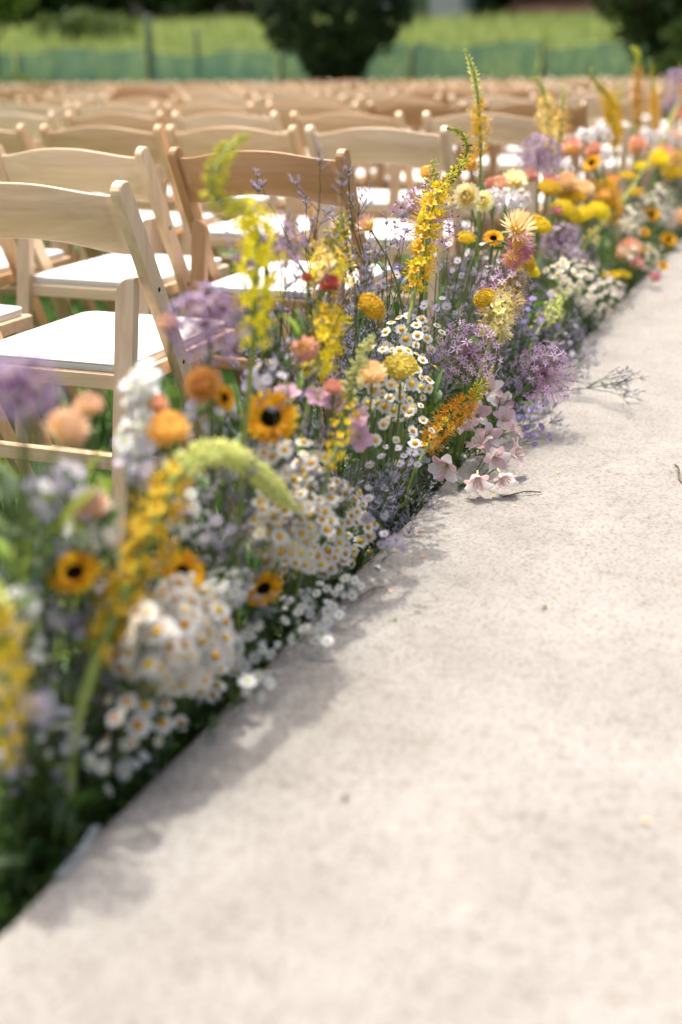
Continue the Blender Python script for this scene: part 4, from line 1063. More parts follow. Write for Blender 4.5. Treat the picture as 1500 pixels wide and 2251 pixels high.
# ---------------- strawflowers
def straw_mesh(r, openness, n=70, shag=0.0):
    ts = []
    for i in range(n):
        f = (i + 0.5) / n; th = R(18) + (R(150) - R(18)) * f ** 0.8; a = i * 2.39996
        L = r * (0.55 + 0.25 * f + shag); W = r * (0.42 if not shag else 0.2)
        p = petal(L, W, LANCE, lift=0, curl=R(28 - 60 * openness), n=3, cup=0.2)
        # local frame on the globe: x axis runs up the meridian, leaning outward with openness
        er = np.array([math.sin(th) * math.cos(a), math.sin(th) * math.sin(a), math.cos(th)])
        et = -np.array([math.cos(th) * math.cos(a), math.cos(th) * math.sin(a), -math.sin(th)])
        k = 0.18 + 0.75 * openness + random.uniform(-.08, .08)
        x = unit(et * (1 - k) + er * k); y = unit(np.cross(er, et)); z = np.cross(x, y)
        m = np.eye(4); m[:3, 0] = x; m[:3, 1] = y; m[:3, 2] = z; m[:3, 3] = er * r * np.array([0.72, 0.72, 0.6])
        ts.append(p.tf(m))
    return join(ts)
SW = {'closed': [straw_mesh(0.02, 0.0), straw_mesh(0.02, 0.06)], 'open': [straw_mesh(0.02, 0.55, 60)], 'shaggy': [straw_mesh(0.02, 0.35, 80, 0.35)]}
SWM = {}
M_SEYE = to_mesh('disc', join([dome(0.0075, 0.004, 10, 3).tf(move((0, 0, 0.011)))]), ['straw_eye'])
M_CORE = to_mesh('core', blob(0.0145, 0.027, 8, 5).tf(move((0, 0, -0.0145))), ['straw_yellow'])
def straw(label, px, py, rpx, X, col, form='closed', face=(0.1, -0.2, 1.0), phrase=None):
    c = at_b(px, py, X, 0.04); s = rpx * depth(c) / F_PX / 0.02
    base = base_for(c); t = thing('strawflower', None, 'strawflower', base, 'papery strawflowers on bare stems')
    if label: t['label'] = label
    else: later(t, f'{phrase or col} strawflower', c)
    f = unit(face); hd = c - base
    part('stem', to_mesh('stem', tube(stem_line(np.zeros(3), hd - f * 0.012 * s, f, 12), 0.0018 if rpx * depth(c) < 90 else 0.0026, 6), ['stem']), t)
    key = (form, col)
    if key not in SWM: SWM[key] = [to_mesh('bracts', q, ['straw_' + col]) for q in SW[form]]
    m = frame(hd, f, random.uniform(0, 6), s)
    h = part('bracts', random.choice(SWM[key]), t, m); part('core', M_CORE, h)
    if form == 'open': part('disc', M_SEYE, h)
    return t
straw('big round orange strawflower beside the low white asters', 370, 945, 44, -0.71, 'orange')
straw('orange strawflower with a dimpled top under the purple allium', 446, 845, 36, -0.73, 'orange', face=(0.1, -0.75, 0.45))
straw('small coral strawflower bud above the big orange one', 345, 888, 23, -0.73, 'coral')
straw('golden peach strawflower beside the lemon yarrow', 818, 822, 30, -0.66, 'peach')
straw('coral strawflower bud behind the slim brownish foxtail lily', 733, 852, 20, -0.675, 'coral')
straw('blurred peach strawflower beside the corner allium', 148, 942, 44, -0.72, 'dusty', face=(0.5, 0, 0.6))
straw('blurred brownish peach strawflower behind the blurred peach one', 195, 892, 30, -0.76, 'dusty')
straw('blurred white and orange strawflower above the low sunflower', 200, 1112, 40, -0.72, 'dusty', face=(-.2, -.2, 1))
straw('dark red strawflower beside the golden foxtail lily', 725, 626, 22, -0.72, 'red')
straw('tiny dark red strawflower bud beside the bigger red one', 676, 612, 13, -0.725, 'red')
straw('rust red strawflower hanging on the leafy green stem', 672, 768, 27, -0.69, 'coral', 'open', (0.2, -0.3, -0.6))
straw('peach shaggy strawflower on a bent stem above the coral one', 1140, 497, 27, -0.645, 'peach', 'shaggy', (0.45, -0.25, 0.75))
straw('coral pink shaggy strawflower under the peach one', 1142, 545, 26, -0.645, 'pink', 'shaggy', (0.6, -0.3, -0.2))
straw('coral strawflower low beside the coral pink one', 1128, 570, 18, -0.65, 'coral', 'shaggy', (0.3, -0.4, -0.3))
straw('pale lemon open strawflower with a dark eye', 1026, 432, 25, -0.80, 'cream', 'open', (0.05, -0.8, 0.35))
straw('small pale lemon strawflower beside the dark eyed one', 1062, 442, 19, -0.79, 'cream', 'open', (0.1, -0.75, 0.4))
straw('cream strawflower facing up below the far allium', 1130, 400, 27, -0.80, 'cream', 'open', (0, 0.1, 1))
straw('brown peach strawflower with leaves near the pale allium', 808, 495, 20, -0.80, 'peach', 'shaggy', (-0.3, -0.2, 0.5))
straw('chestnut strawflower bud under the curled brown tip', 372, 712, 24, -0.80, 'dusty', 'closed')
for (px, py, r, X, col, form, ph) in [(1098, 408, 22, -0.81, 'peach', 'closed', 'peach'), (1165, 388, 18, -0.82, 'coral', 'closed', 'coral'), (1245, 402, 24, -0.77, 'peach', 'closed', 'peach'), (1282, 418, 22, -0.76, 'peach', 'closed', 'peach'),
        (1258, 325, 22, -0.82, 'coral', 'open', 'coral'), (1345, 400, 18, -0.75, 'orange', 'closed', 'orange'), (1402, 320, 20, -0.80, 'coral', 'closed', 'coral'), (1458, 340, 24, -0.77, 'coral', 'closed', 'coral'), (1328, 430, 18, -0.74, 'orange', 'closed', 'orange'),
        (1225, 465, 11, -0.75, 'pink', 'closed', 'pink'), (1385, 545, 22, -0.70, 'coral', 'open', 'coral'), (940, 380, 16, -0.86, 'orange', 'closed', 'orange'), (1036, 358, 18, -0.86, 'orange', 'open', 'mustard'), (1450, 352, 24, -0.76, 'yellow', 'closed', 'yellow'),
        (1490, 350, 22, -0.76, 'peach', 'closed', 'peach'), (1400, 580, 16, -0.69, 'pink', 'closed', 'pink'), (1370, 560, 14, -0.70, 'peach', 'closed', 'peach'), (1305, 330, 18, -0.80, 'coral', 'closed', 'coral'), (1440, 610, 14, -0.68, 'pink', 'closed', 'pink'),
        (1498, 480, 20, -0.70, 'peach', 'closed', 'peach'), (1475, 300, 18, -0.79, 'orange', 'closed', 'orange'), (1492, 255, 14, -0.80, 'coral', 'closed', 'coral'), (1080, 405, 14, -0.83, 'coral', 'closed', 'coral'), (1210, 395, 14, -0.80, 'pink', 'closed', 'pink')]:
    straw(None, px, py, r, X, col, form, (random.uniform(-.3, .4), random.uniform(-.6, .1), 0.8), ph)

# ---------------- yarrow
def yarrow_tm(flat=0.5):
    ts = []; b = blob(0.0030, 0.0042, 5, 3); ms = []
    for d in fib(230, 0.3):
        if d[2] < 0.05: continue
        lump = 1 + 0.10 * math.sin(d[0] * 7 + 1) * math.sin(d[1] * 6) + random.uniform(-.03, .03)
        ms.append(frame(d * np.array([0.030, 0.030, 0.030 * flat]) * lump, d + np.array([0, 0, .3]), 0, random.uniform(0.9, 1.4)))
    return scatter(b, ms)
_ysh = [join([dome(0.028, 0.028 * f * 0.9, 12, 3)]) for f in (0.5, 0.75)]
YH = {c: [to_mesh('flower_cluster', join([yarrow_tm(f), _ysh[i]]), [c]) for i, f in enumerate((0.5, 0.75))] for c in ('yarrow', 'yarrow_lemon')}
M_YB = to_mesh('branchlets', join([tube([(0, 0, -0.03), (math.cos(a) * r_ * 0.6, math.sin(a) * r_ * 0.6, -0.012), (math.cos(a) * r_, math.sin(a) * r_, 0.002)], 0.0008, 4, False) for a, r_ in [(i * 0.9, 0.012 + 0.012 * (i % 2)) for i in range(14)]]), ['stem_pale'])
def yarrow(label, px, py, rpx, X, face, col='yarrow'):
    c = at_b(px, py, X, 0.04); s = rpx * depth(c) / F_PX / 0.031
    base = base_for(c, 0.06, 0.02); t = thing('yarrow', None, 'yarrow', base, 'yellow yarrow heads')
    if label: t['label'] = label
    else: later(t, 'yellow yarrow head', c)
    f = unit(face); hd = c - base
    part('stem', to_mesh('stem', tube(stem_line(np.zeros(3), hd - f * 0.028 * s, f, 12), 0.0021, 6), ['stem']), t)
    m = frame(hd, f, random.uniform(0, 6), s)
    part('flower_cluster', random.choice(YH[col]), t, m, stuff=True); part('branchlets', M_YB, t, m)
    return t
yarrow('sharp domed yarrow head beside the fuzzy pale yellow foxtail lily', 1066, 658, 24, -0.675, (-0.3, -0.5, 0.6))
yarrow('yarrow head on an arching stem above the daisies', 812, 678, 34, -0.70, (0.65, -0.1, 0.6))
yarrow('blurred lemon yarrow head in front of the sharp daisies', 880, 812, 38, -0.655, (0.1, -0.3, 0.85), 'yarrow_lemon')
yarrow('large yarrow head beside the peach shaggy strawflower', 1182, 497, 30, -0.735, (0.4, -0.2, 0.8))
yarrow('small yarrow head under the coral pink strawflower', 1160, 578, 20, -0.715, (0.7, -0.3, 0.3))
for (px, py, r, X) in [(1256, 440, 30, -0.755), (1282, 478, 28, -0.735), (1240, 465, 27, -0.745), (1314, 468, 26, -0.73), (1380, 390, 20, -0.76), (1208, 415, 24, -0.78), (1480, 385, 24, -0.74), (1345, 608, 20, -0.685), (1370, 605, 17, -0.685), (1168, 600, 18, -0.71), (1395, 425, 18, -0.745), (1475, 345, 20, -0.76), (1415, 555, 18, -0.695), (1410, 370, 17, -0.77), (1025, 525, 20, -0.78)]:
    yarrow(None, px, py, r, X, (random.uniform(-.3, .5), random.uniform(-.5, 0), 0.9))

# ---------------- white phlox clusters
def phlox(px, py, rpx, X, mat='straw_white', n=26, label=None, phrase='white phlox cluster'):
    c = at_x(px, py, X); Rr = rpx * depth(c) / F_PX; base = base_for(c); t = thing('phlox', None, 'phlox', base, 'rounded phlox clusters')
    if label: t['label'] = label
    else: later(t, phrase, c)
    hd = c - base
    part('stem', to_mesh('stem', tube(stem_line(np.zeros(3), hd, (0, 0, 1), 10), 0.002, 6), ['stem']), t)
    ds = [d for d in fib(n) if d[2] > -0.5]
    ms = np.array([frame(hd + d * Rr * random.uniform(0.8, 1.05), d + rng.normal(0, .2, 3), random.uniform(0, 6), random.uniform(0.9, 1.2) * max(0.8, Rr / 0.03)) for d in ds])
    part('blossoms', to_mesh('blossoms', join([scatter(PHLOX[j], ms[j::3]) for j in range(3)]), [mat]), t, stuff=True)
    part('pedicels', to_mesh('pedicels', join([tube([hd * 0.93, hd + (m[:3, 3] - hd) * 0.95], 0.0006, 3, False) for m in ms]), ['stem_pale']), t, stuff=True)
for (px, py, r, X) in [(1238, 372, 22, -0.80), (1285, 303, 22, -0.82), (1112, 448, 30, -0.78), (1328, 345, 18, -0.79), (1318, 300, 26, -0.81), (1425, 308, 20, -0.79), (1462, 305, 24, -0.78), (1085, 440, 24, -0.79), (1145, 440, 22, -0.77), (1255, 560, 22, -0.715), (1490, 310, 22, -0.77)]:
    phlox(px, py, r, X)

# ---------------- pink lilies and mallow
def six_flower(parent, c, face, s, mats, pl, pw, npet=6):
    core = join([tube([(0, 0, -0.012), (0, 0, 0.004)], [0.002, 0.004], 6)] + [tube([(0, 0, 0), (math.cos(k) * 0.006, math.sin(k) * 0.006, 0.016), (math.cos(k) * 0.010, math.sin(k) * 0.010, 0.026)], [0.0005, 0.0005, 0.0012], 4) for k in range(6)])
    o = part('flower_core', to_mesh('flower_core', core, ['anther']), parent, frame(c, face, random.uniform(0, 6), s))
    for k in range(npet):
        prof = ROUND if k % 2 == 0 or npet == 5 else SPOON
        tm = petal(pl * (1 if k % 2 == 0 else 0.95), pw * (1 if k % 2 == 0 else 0.72), prof, lift=R(62 if npet == 6 else 30) + random.uniform(-.15, .15), curl=R(-70 if npet == 6 else -30) + random.uniform(-.2, .2), n=6, cup=random.uniform(0.15, 0.6), r0=0.002, twist=random.uniform(-.5, .5))
        part('petal', to_mesh('petal', tm, [mats[k % len(mats)]]), o, rotz(k * 2 * math.pi / npet + random.uniform(-.1, .1)))
def lily(label, flowers, X, mats, pl=0.038, pw=0.025, npet=6, name='peruvian_lily', cat='lily', leaves=5, group='pale pink lilies at the carpet edge'):
    cs = [at_b(px, py, X + dx, 0.045) for (px, py, dx, f) in flowers]; mean = np.mean(cs, 0); base = base_for(mean, 0.06, 0.03)
    t = thing(name, label, cat, base, group)
    hub = (mean - base) * 0.6
    st = [tube(stem_line(np.zeros(3), hub, (0.2, -0.1, 1), 8), 0.0026, 6)]
    for c, (px, py, dx, f) in zip(cs, flowers): st.append(tube(bez(hub, hub + (c - base - hub) * 0.3 + np.array([0, 0, 0.015]), c - base - unit(f) * 0.02, c - base - unit(f) * 0.01, 6), 0.0016, 5))
    part('stem', to_mesh('stem', join(st), ['stem']), t)
    for c, (px, py, dx, f) in zip(cs, flowers): six_flower(t, c - base, f, random.uniform(0.85, 1.05), mats, pl, pw, npet)
    for _ in range(leaves): leaf_on(t, hub + rng.normal(0, 0.02, 3) + np.array([0.015, 0, 0.01]), np.array([random.uniform(-0.2, 1), random.uniform(-1, 0.6), 0]), random.uniform(0.05, 0.085), 0.016, 'leaf')
    return t
PL = ['lily_white', 'lily_pink']
lily('pale pink lily stem sprawling on the carpet edge, lower blooms', [(1085, 1005, 0.0, (0.5, -0.6, 0.1)), (985, 1020, 0.0, (-0.1, -0.8, -0.1)), (1100, 1040, 0.01, (0.6, -0.5, -0.5)), (1050, 1045, 0.0, (0.2, -0.7, -0.5)), (1062, 985, 0.0, (-0.4, -0.3, 0.7)), (1118, 1000, 0.0, (0.9, 0.1, 0.3))], -0.652, PL)
lily('pale pink lily stem above the sprawling one, upper blooms', [(1105, 925, 0.0, (0.5, -0.5, 0.5)), (1050, 915, -0.01, (0.1, -0.6, 0.4)), (1070, 960, 0.0, (0.4, -0.7, 0.2)), (1120, 948, 0.0, (0.8, 0.2, 0.4)), (1040, 945, 0, (-0.5, -0.3, 0.6))], -0.655, PL[::-1])
lily('white tinted lily stem behind the orange foxtail lily', [(1075, 860, 0, (0.3, -0.5, 0.5)), (1095, 890, 0, (0.6, -0.4, 0.3))], -0.668, PL)
lily('bright pink mallow beside the sharp daisies', [(790, 960, 0, (0.3, -0.8, 0.2)), (785, 915, -0.005, (0.5, -0.5, 0.5))], -0.668, ['mallow_pink'], 0.022, 0.024, 5, 'pink_mallow', 'mallow', 3, 'bright pink mallows')
lily('pink mallow blooms behind the golden foxtail stems', [(700, 878, 0, (0.1, -0.4, 0.8)), (730, 885, 0, (0.4, -0.4, 0.6))], -0.70, ['mallow_pink'], 0.020, 0.022, 5, 'pink_mallow', 'mallow', 3, 'bright pink mallows')
lily('pink mallow just above the open sunflower', [(632, 875, 0, (0.0, -0.5, 0.8))], -0.705, ['mallow_pink'], 0.022, 0.022, 5, 'pink_mallow', 'mallow', 2, 'bright pink mallows')

# ---------------- sea lavender
LIMO = []
def limo_variant(seed, h, sparse):
    rs = random.Random(seed); st = []; fl = []; LEN = (0, 0.11, 0.036, 0.013)
    def branch(p, d, L, lv, r):
        n = 5 if lv == 0 else 4; P = [p]
        for _ in range(n):
            d = unit(d + np.array([rs.gauss(0, .06), rs.gauss(0, .06), rs.gauss(0.05, .04)])); P.append(P[-1] + d * L / n)
        st.append(tube(P, np.linspace(r, r * 0.7, n + 1), 4 if lv < 2 else 3, False))
        if lv >= 3:
            for k in range(rs.randint(3, 4)):
                q = P[1] + (P[-1] - P[1]) * k / 3; fl.append(frame(q, d * 0.4 + np.array([rs.gauss(0, .4), rs.gauss(0, .4), 0.9]), rs.uniform(0, 6), rs.uniform(0.65, 1.0)))
            return
        nk = ((3, 2, 5) if sparse else (6, 4, 5))[lv] + rs.randint(0, 1)
        for k in range(nk):
            q = P[-1] if k == 0 else P[rs.randint(2 if lv else (4 if sparse else 3), n)]
            a = rs.uniform(0, 6.283); sp = (rs.uniform(0.4, 0.75) if lv == 0 else rs.uniform(0.5, 0.95) if lv == 1 else rs.uniform(0.7, 1.6)) if k else 0.2
            branch(q, unit(d + sp * np.array([math.cos(a), math.sin(a), 0.0])), LEN[lv + 1] * rs.uniform(0.7, 1.25), lv + 1, r * 0.68)
    branch(np.zeros(3), np.array([0, 0, 1.0]), max(0.08, h - 0.17), 0, 0.0016)
    f = join([blob(0.0012, 0.0044, 4, 3), petal(0.0028, 0.0027, ROUND, R(20), R(0), 1).tf(move((0, 0, 0.0038))), petal(0.0028, 0.0027, ROUND, R(20), R(0), 1).tf(rotz(2.5)).tf(move((0, 0, 0.0038)))])
    return join(st), scatter(f, fl)
for sd, hh in enumerate((0.28, 0.28, 0.36, 0.36, 0.44, 0.44, 0.54, 0.54, 0.66, 0.76)):
    a, f = limo_variant(sd + 3, hh, hh > 0.6)
    LIMO.append((to_mesh('stem', a, ['stem_dark']), {m: to_mesh('florets', f, [m]) for m in ('limo_a', 'limo_b', 'limo_pale')}, float(a.V[:, 2].max())))
def limonium(base, top, mat=None, label=None):
    """sprig from base towards top"""
    base = np.asarray(base, float); top = np.asarray(top, float)
    L = np.linalg.norm(top - base); near = sorted(LIMO, key=lambda e: abs(e[2] - L))[:2]
    st, fl, hh = random.choice(near); m = frame((0, 0, 0), top - base, random.uniform(0, 6), L / hh)
    t = thing('sea_lavender', None, 'sea lavender', base, 'wispy sea lavender sprigs')
    if label: t['label'] = label
    else: later(t, 'lilac sea lavender sprig', top)
    part('stem', st, t, m); part('florets', fl[mat or random.choice(('limo_a', 'limo_a', 'limo_b', 'limo_pale'))], t, m, stuff=True)
def limo_px(px, py, X, label=None, lean=0.05, mat=None):
    p = at_b(px, py, X, 0.04); limonium(np.array([np.clip(p[0] - lean, *BED), p[1] + random.uniform(-.04, .04), 0.01]), p, mat, label)
limo_px(745, 315, -0.76, 'tallest sea lavender sprig standing before the dark chair back', 0.0, 'limo_a')
limo_px(795, 362, -0.76, 'tall sea lavender sprig just right of the tallest one', 0.0, 'limo_a')
limo_px(715, 365, -0.76, 'tall sea lavender sprig leaning at the chair post', 0.02, 'limo_a')
limo_px(612, 470, -0.78, 'sea lavender sprig behind the kinked foxtail lily', 0.02)
p0 = at_z(1240, 850, 0.22); p1 = at_z(1425, 880, 0.225)
limonium(p0 - np.array([0.06, 0, 0.02]), p1, 'limo_b', 'loose sea lavender sprig lying across the carpet')
p1 = at_z(1330, 810, 0.27); limonium(p0 - np.array([0.06, 0, 0.0]), p1, 'limo_a', 'sea lavender sprig spreading below the lilac asters')
for (px, py) in [(650, 500), (690, 560), (735, 440), (840, 470), (820, 560), (790, 600), (850, 620), (780, 660), (640, 660), (610, 700), (650, 730), (760, 700), (840, 700), (990, 560), (1010, 600), (1030, 520), (980, 620), (1040, 620), (1060, 590), (640, 590), (1070, 480), (860, 520), (880, 660), (590, 740), (800, 620), (1050, 560), (1000, 660), (860, 450), (900, 640), (960, 700), (1080, 500), (670, 620), (720, 650), (930, 690), (870, 700), (1110, 560), (1095, 600)]:
    limo_px(px + random.uniform(-8, 8), py + random.uniform(-8, 8), random.uniform(-0.84, -0.75))
for (px, py) in [(1150, 640), (1180, 660), (1210, 640), (1240, 690), (1270, 700), (1300, 720), (1285, 760), (1310, 745), (1260, 800), (1240, 830), (1230, 880), (1205, 900), (1320, 700), (1190, 720), (1140, 700), (1150, 760), (1090, 820)]:
    limo_px(px, py, random.uniform(-0.69, -0.645), lean=0.04)
for (px, py) in [(610, 780), (640, 820), (570, 800), (700, 830), (660, 860), (520, 890), (430, 900), (760, 1000), (800, 1010), (860, 1030), (900, 1030), (880, 1090), (980, 980), (960, 1040), (850, 1100), (1000, 1060), (840, 1150), (540, 790), (760, 850), (780, 1050), (930, 1000), (820, 1050), (930, 1050), (480, 960)]:
    limo_px(px, py, random.uniform(-0.76, -0.705), lean=0.03)
for (px, py) in [(60, 1000), (20, 1060), (180, 1060), (90, 1140), (250, 1060), (260, 1160), (40, 1180), (90, 1250), (120, 1380), (60, 1420), (150, 1460), (430, 1170), (440, 1090), (30, 1700)]:
    limo_px(px, py, random.uniform(-0.82, -0.74), lean=0.03)
for k in range(26):
    Y = random.uniform(3.2, 8.6); X = random.uniform(-0.98, -0.70); h = random.uniform(0.26, 0.46)
    limonium((X, Y, 0.01), (X + random.uniform(-.04, .08), Y + random.uniform(-.06, .06), h + 0.08 * (X < -0.8)))

# ---------------- leafy stems
def leafy(label, px, py, X, n, L, W, mat, lean=0.04, named=True, phrase=None):
    c = at_x(px, py, X); base = np.array([np.clip(c[0] - lean, *BED), c[1], 0.006]); t = thing('leafy_stem', None, 'foliage stem', base, 'leafy green stems')
    if label: t['label'] = label
    else: later(t, phrase or 'leafy green stem', c)
    P = stem_line(np.zeros(3), c - base, (0.1, -0.1, 1), 14)
    part('stem', to_mesh('stem', tube(P, np.linspace(0.0026, 0.0012, 14), 5), ['stem']), t)
    me = [to_mesh('leaf', petal(L * random.uniform(.8, 1.2), W, LANCE, R(55), R(random.uniform(-70, -20)), 4, 0.3), [mat]) for _ in range(3)]
    for k in range(n):
        p = P[min(13, int(3 + 10.9 * k / n))]; part('leaf', random.choice(me), t, frame(p, (random.uniform(-.15, .15), random.uniform(-.15, .15), 1), k * 2.39996 + random.uniform(-.3, .3), random.uniform(0.75, 1.15)))
leafy('dark broad leaved stem beside the pink mallow', 735, 905, -0.68, 7, 0.075, 0.026, 'leaf_dark')
leafy('fresh green forked stem beside the red strawflower', 660, 660, -0.69, 6, 0.06, 0.012, 'leaf_lime')
leafy('grassy leaved stem behind the arching yarrow', 865, 660, -0.75, 14, 0.06, 0.005, 'leaf')
leafy('bright leaved stem at the brown peach strawflower', 850, 540, -0.80, 8, 0.045, 0.012, 'leaf')
leafy('dark leaved stem under the pale pink lilies', 1010, 1010, -0.675, 9, 0.05, 0.014, 'leaf_dark')
leafy('lime leaved stem before the back row chair leg', 240, 1000, -0.75, 9, 0.07, 0.014, 'leaf_lime')
for (px, py, X, m) in [(60, 980, -0.74, 'leaf_grey'), (20, 1100, -0.72, 'leaf_lime'), (60, 1130, -0.72, 'leaf_lime'), (10, 1220, -0.71, 'leaf_lime'), (110, 1020, -0.73, 'leaf_lime'), (210, 1060, -0.73, 'leaf'), (120, 1200, -0.74, 'leaf'), (250, 1220, -0.74, 'leaf_grey'), (30, 1280, -0.72, 'leaf_grey'), (70, 1600, -0.72, 'leaf_dark'), (200, 1660, -0.70, 'leaf_dark'), (130, 1720, -0.71, 'leaf'), (40, 1800, -0.72, 'leaf_dark'), (300, 1600, -0.69, 'leaf'), (360, 1560, -0.69, 'leaf_dark'), (460, 1440, -0.69, 'leaf_dark'),
                       (500, 960, -0.73, 'leaf'), (560, 990, -0.71, 'leaf_dark'), (420, 860, -0.76, 'leaf'), (390, 830, -0.78, 'leaf'), (1200, 420, -0.80, 'leaf'), (1330, 500, -0.72, 'leaf'), (1300, 560, -0.70, 'leaf_dark'), (1420, 440, -0.74, 'leaf'), (1110, 480, -0.77, 'leaf'), (1240, 620, -0.69, 'leaf_lime'), (1350, 580, -0.69, 'leaf_dark'), (1290, 640, -0.69, 'leaf_lime'), (1410, 250, -0.84, 'leaf'), (1390, 270, -0.82, 'leaf'), (640, 760, -0.76, 'leaf'), (800, 690, -0.78, 'leaf'), (880, 600, -0.78, 'leaf_dark'), (960, 600, -0.76, 'leaf'), (1010, 680, -0.74, 'leaf_dark'), (620, 640, -0.78, 'leaf_dark'), (1150, 740, -0.69, 'leaf_dark'), (1180, 660, -0.70, 'leaf'), (770, 780, -0.74, 'leaf'), (840, 990, -0.70, 'leaf_dark'), (450, 1080, -0.76, 'leaf_dark'), (400, 1200, -0.75, 'leaf_dark'), (480, 1130, -0.75, 'leaf'), (330, 1220, -0.76, 'leaf'), (180, 980, -0.76, 'leaf_lime'), (90, 1060, -0.75, 'leaf'), (150, 1340, -0.74, 'leaf_dark'), (40, 1540, -0.73, 'leaf_dark'), (110, 1500, -0.74, 'leaf_grey'), (230, 1420, -0.75, 'leaf_lime'), (60, 1660, -0.72, 'leaf'), (170, 1760, -0.705, 'leaf'), (260, 1640, -0.70, 'leaf_lime'), (520, 1250, -0.73, 'leaf'), (560, 1180, -0.74, 'leaf_lime'), (450, 1260, -0.72, 'leaf'), (30, 960, -0.76, 'leaf_lime'), (80, 1000, -0.77, 'leaf_grey'), (140, 1010, -0.76, 'leaf_lime'), (190, 1030, -0.78, 'leaf_grey'), (15, 1020, -0.74, 'leaf_grey'), (60, 1080, -0.74, 'leaf_lime'), (230, 1090, -0.77, 'leaf_grey'), (170, 1100, -0.76, 'leaf_lime'), (110, 1150, -0.75, 'leaf_grey')]:
    leafy(None, px, py, X, random.randint(7, 11), random.uniform(0.045, 0.08), random.uniform(0.009, 0.02), m)

# ---------------- the dark leaf mass that fills the border
def bed_leaves(n, yr, zmax, size):
    ms = []
    for _ in range(n):
        x = random.uniform(-1.0, EDGE_X - 0.015); y = random.uniform(*yr); top = zmax * (0.35 + 0.65 * math.sin(math.pi * (x + 1.02) / 0.36 * 0.5 + 0.4))
        z = random.uniform(0.01, max(0.05, top)) 
        ms.append(frame((x, y, z), rng.normal(0, 1, 3) * np.array([.7, .7, .4]) + np.array([0, 0, .6]), random.uniform(0, 6), size * random.uniform(0.5, 1.3)))
    return ms
ms = bed_leaves(7600, (0.45, 4.0), 0.25, 0.042) + bed_leaves(2800, (4.0, 9.5), 0.24, 0.06)
for _ in range(650):
    y = random.uniform(0.5, 8.0)
    if math.sin(y * 5.3) + math.sin(y * 2.1 + 1) < -0.4: continue
    ms.append(frame((EDGE_X + random.uniform(-0.03, 0.022), y, DECK_Z + random.uniform(-0.03, 0.03)), (random.uniform(-.5, 1.2), random.uniform(-1, 1), 0.7), random.uniform(0, 6), 0.04 * random.uniform(0.4, 1.2)))
stuff('foliage', scatter(petal(1.0, 0.3, LANCE, R(25), R(-55), 3, 0.3), ms, rng.choice([0, 0, 1, 1, 1, 2], len(ms))), ['leaf', 'leaf_dark', 'leaf_grey'], 'dark green leaves filling the foot of the flower border', 'foliage')

# ---------------- odds and ends on the carpet
a, b = at_z(130, 1935, DECK_Z + 0.004), at_z(215, 1822, DECK_Z + 0.008)
s_ = thing('steel_strip', 'narrow pale steel strip sticking out at the carpet edge near the camera', 'strip', (a + b) / 2)
c_ = (a + b) / 2; d_ = unit(b - a); n_ = unit(np.cross([0, 0, 1], d_)) * 0.005; L_ = np.linalg.norm(b - a) / 2
Vs = []
for q in np.linspace(-1, 1, 7):
    p = d_ * q * L_ + np.array([0, 0, 0.004 * q * q])
    Vs += [p - n_, p + n_, p + n_ + np.array([0, 0, -0.0015]), p - n_ + np.array([0, 0, -0.0015])]
part('strip', to_mesh('strip', Tm(Vs, [(i * 4 + j, i * 4 + (j + 1) % 4, (i + 1) * 4 + (j + 1) % 4, (i + 1) * 4 + j) for i in range(6) for j in range(4)]), ['steel'], False), s_)
FP = [(930, 1228, 'straw_orange', 0.010, 'orange fallen petal on the carpet below the violet asters'), (1452, 658, 'straw_coral', 0.022, 'coral fallen petal far out on the carpet'), (1090, 1098, 'sun_petal', 0.009, 'small fallen petal below the pale pink lilies'), (925, 1170, 'ere_gold', 0.008, 'golden fallen petal at the dark gap'),
      (1225, 1045, 'straw_orange', 0.008, 'tiny orange petal right of the lily shadow'), (858, 1300, 'straw_coral', 0.009, 'reddish fallen petal beside the daisy mound'), (835, 1255, 'daisy_white', 0.014, 'white fallen daisy petal beside the mound'), (870, 1360, 'leaf_lime', 0.010, 'small green fallen leaf on the carpet'), (1430, 1810, 'straw_peach', 0.011, 'blurred peach petal near the camera on the carpet')]
for k in range(16):
    Y = random.uniform(1.0, 5.0); X = EDGE_X + abs(random.gauss(0.03, 0.16)) + 0.03; q = proj((X, Y, DECK_Z))
    FP.append((q[0], q[1], random.choice(('straw_orange', 'leaf', 'daisy_white', 'limo_a', 'ere_gold', 'twig', 'straw_coral')), random.uniform(0.005, 0.011), None))
for px, py, mt, L_, lab in FP:
    p = at_z(px, py, DECK_Z); p[2] = float(carpet_z(p[0] - EDGE_X, p[1])) + 0.003
    o = bpy.data.objects.new('fallen_petal', to_mesh('fallen_petal', petal(L_, L_ * 0.7, ROUND, R(15), R(-50), 4, 0.3), [mt])); link(o, None, frame(p, (0.1, 0, 1), random.uniform(0, 6))); o['category'] = 'petal'; o['group'] = 'petals fallen on the carpet'
    if lab: o['label'] = lab
    else: later(o, 'tiny fallen petal', p)
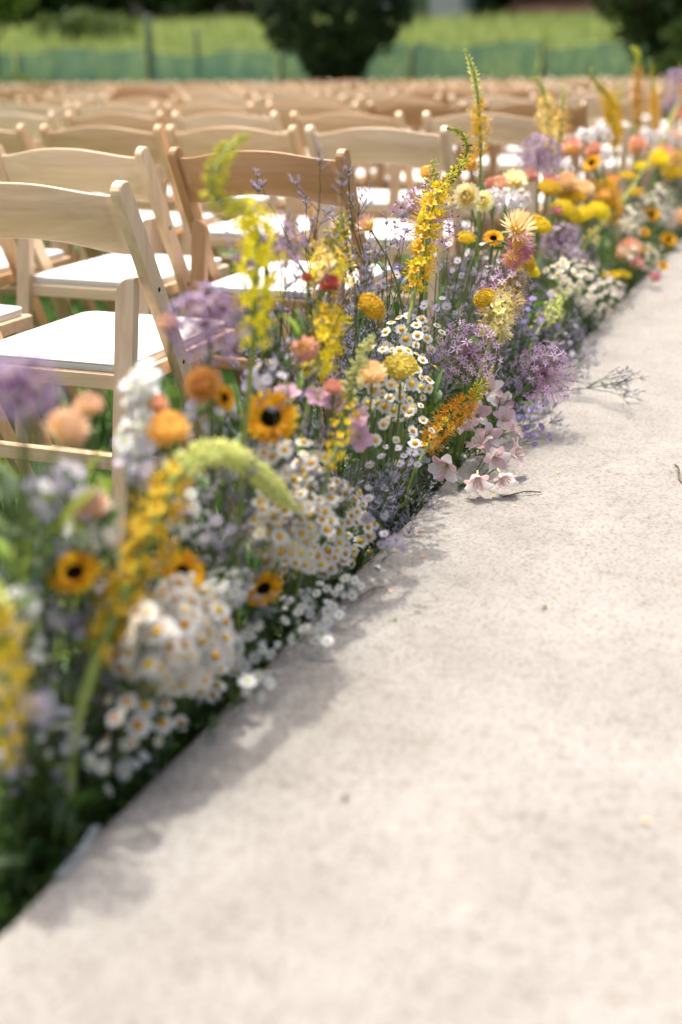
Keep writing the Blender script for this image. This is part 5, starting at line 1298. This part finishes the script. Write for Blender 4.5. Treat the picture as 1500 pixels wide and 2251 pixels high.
for pa, pb, lab in [((1105, 1092), (1190, 1082), 'thin dry twig on the carpet below the lilies'), ((770, 1322), (845, 1290), 'dry brown twig at the foot of the dense daisy mound'), ((1484, 1020), (1498, 1060), 'dry twig on the carpet at the photo edge')]:
    a, b = at_z(*pa, DECK_Z + 0.004), at_z(*pb, DECK_Z + 0.006); c_ = (a + b) / 2
    t = tube(smooth_line(np.array([a, a * .6 + b * .4 + np.array([.004, .006, .004]), a * .3 + b * .7 + np.array([-.004, -.004, .006]), b]) - c_, 2), 0.0014, 5)
    for k in range(6): t = join([t, petal(0.010, 0.004, LANCE, R(30), R(-60), 3).tf(frame((a - c_) + (b - a) * (k + 1) / 7, (0, 0, 1), random.uniform(0, 6)))])
    o = bpy.data.objects.new('dry_twig', to_mesh('dry_twig', t, ['twig'])); link(o, None, move(c_)); o['label'] = lab; o['category'] = 'twig'; o['group'] = 'dry twigs on the carpet'

# ================================================================== a label of its own for every remaining plant
MARKS = [(596, 918, 'the open sunflower'), (1010, 350, 'the hooked foxtail tip'), (1196, 822, 'the leaning allium'), (1085, 960, 'the pale pink lilies'), (880, 820, 'the sharp daisies'), (690, 1170, 'the dense daisy mound'),
         (480, 1000, 'the arching green foxtail'), (458, 718, 'the blurred purple allium'), (1185, 345, 'the far purple allium'), (1275, 465, 'the clustered yarrow'), (1052, 230, 'the lone tall foxtail'), (310, 910, 'the white aster spire'),
         (45, 850, 'the corner allium'), (1400, 180, 'the hooked orange foxtail'), (1432, 472, 'the far marigold'), (385, 1405, 'the cream daisy mound'), (1140, 520, 'the shaggy strawflowers'), (1030, 778, 'the upright starry allium'), (165, 1262, 'the turned away sunflower'), (730, 560, 'the upright green foxtail'), (1300, 640, 'the cream daisy bank'), (1330, 280, 'the crooked golden foxtail')]
sets = {}
for o, ph, hd in PLANTS:
    q = proj(hd); d = [math.hypot(q[0] - m[0], q[1] - m[1]) for m in MARKS]; m = MARKS[int(np.argmin(d))]
    dx, dy = q[0] - m[0], q[1] - m[1]
    rel = ('right of' if dx > 0 else 'left of') if abs(dx) > abs(dy) else ('below' if dy > 0 else 'above')
    sets.setdefault(f'{ph} {rel} {m[2]}', []).append((depth(hd), o))
for lab, lst in sets.items():
    lst.sort(key=lambda e: e[0])
    for i, (_, o) in enumerate(lst):
        o['label'] = lab if len(lst) == 1 else f'{lab}, {ORD[i]} from the camera'
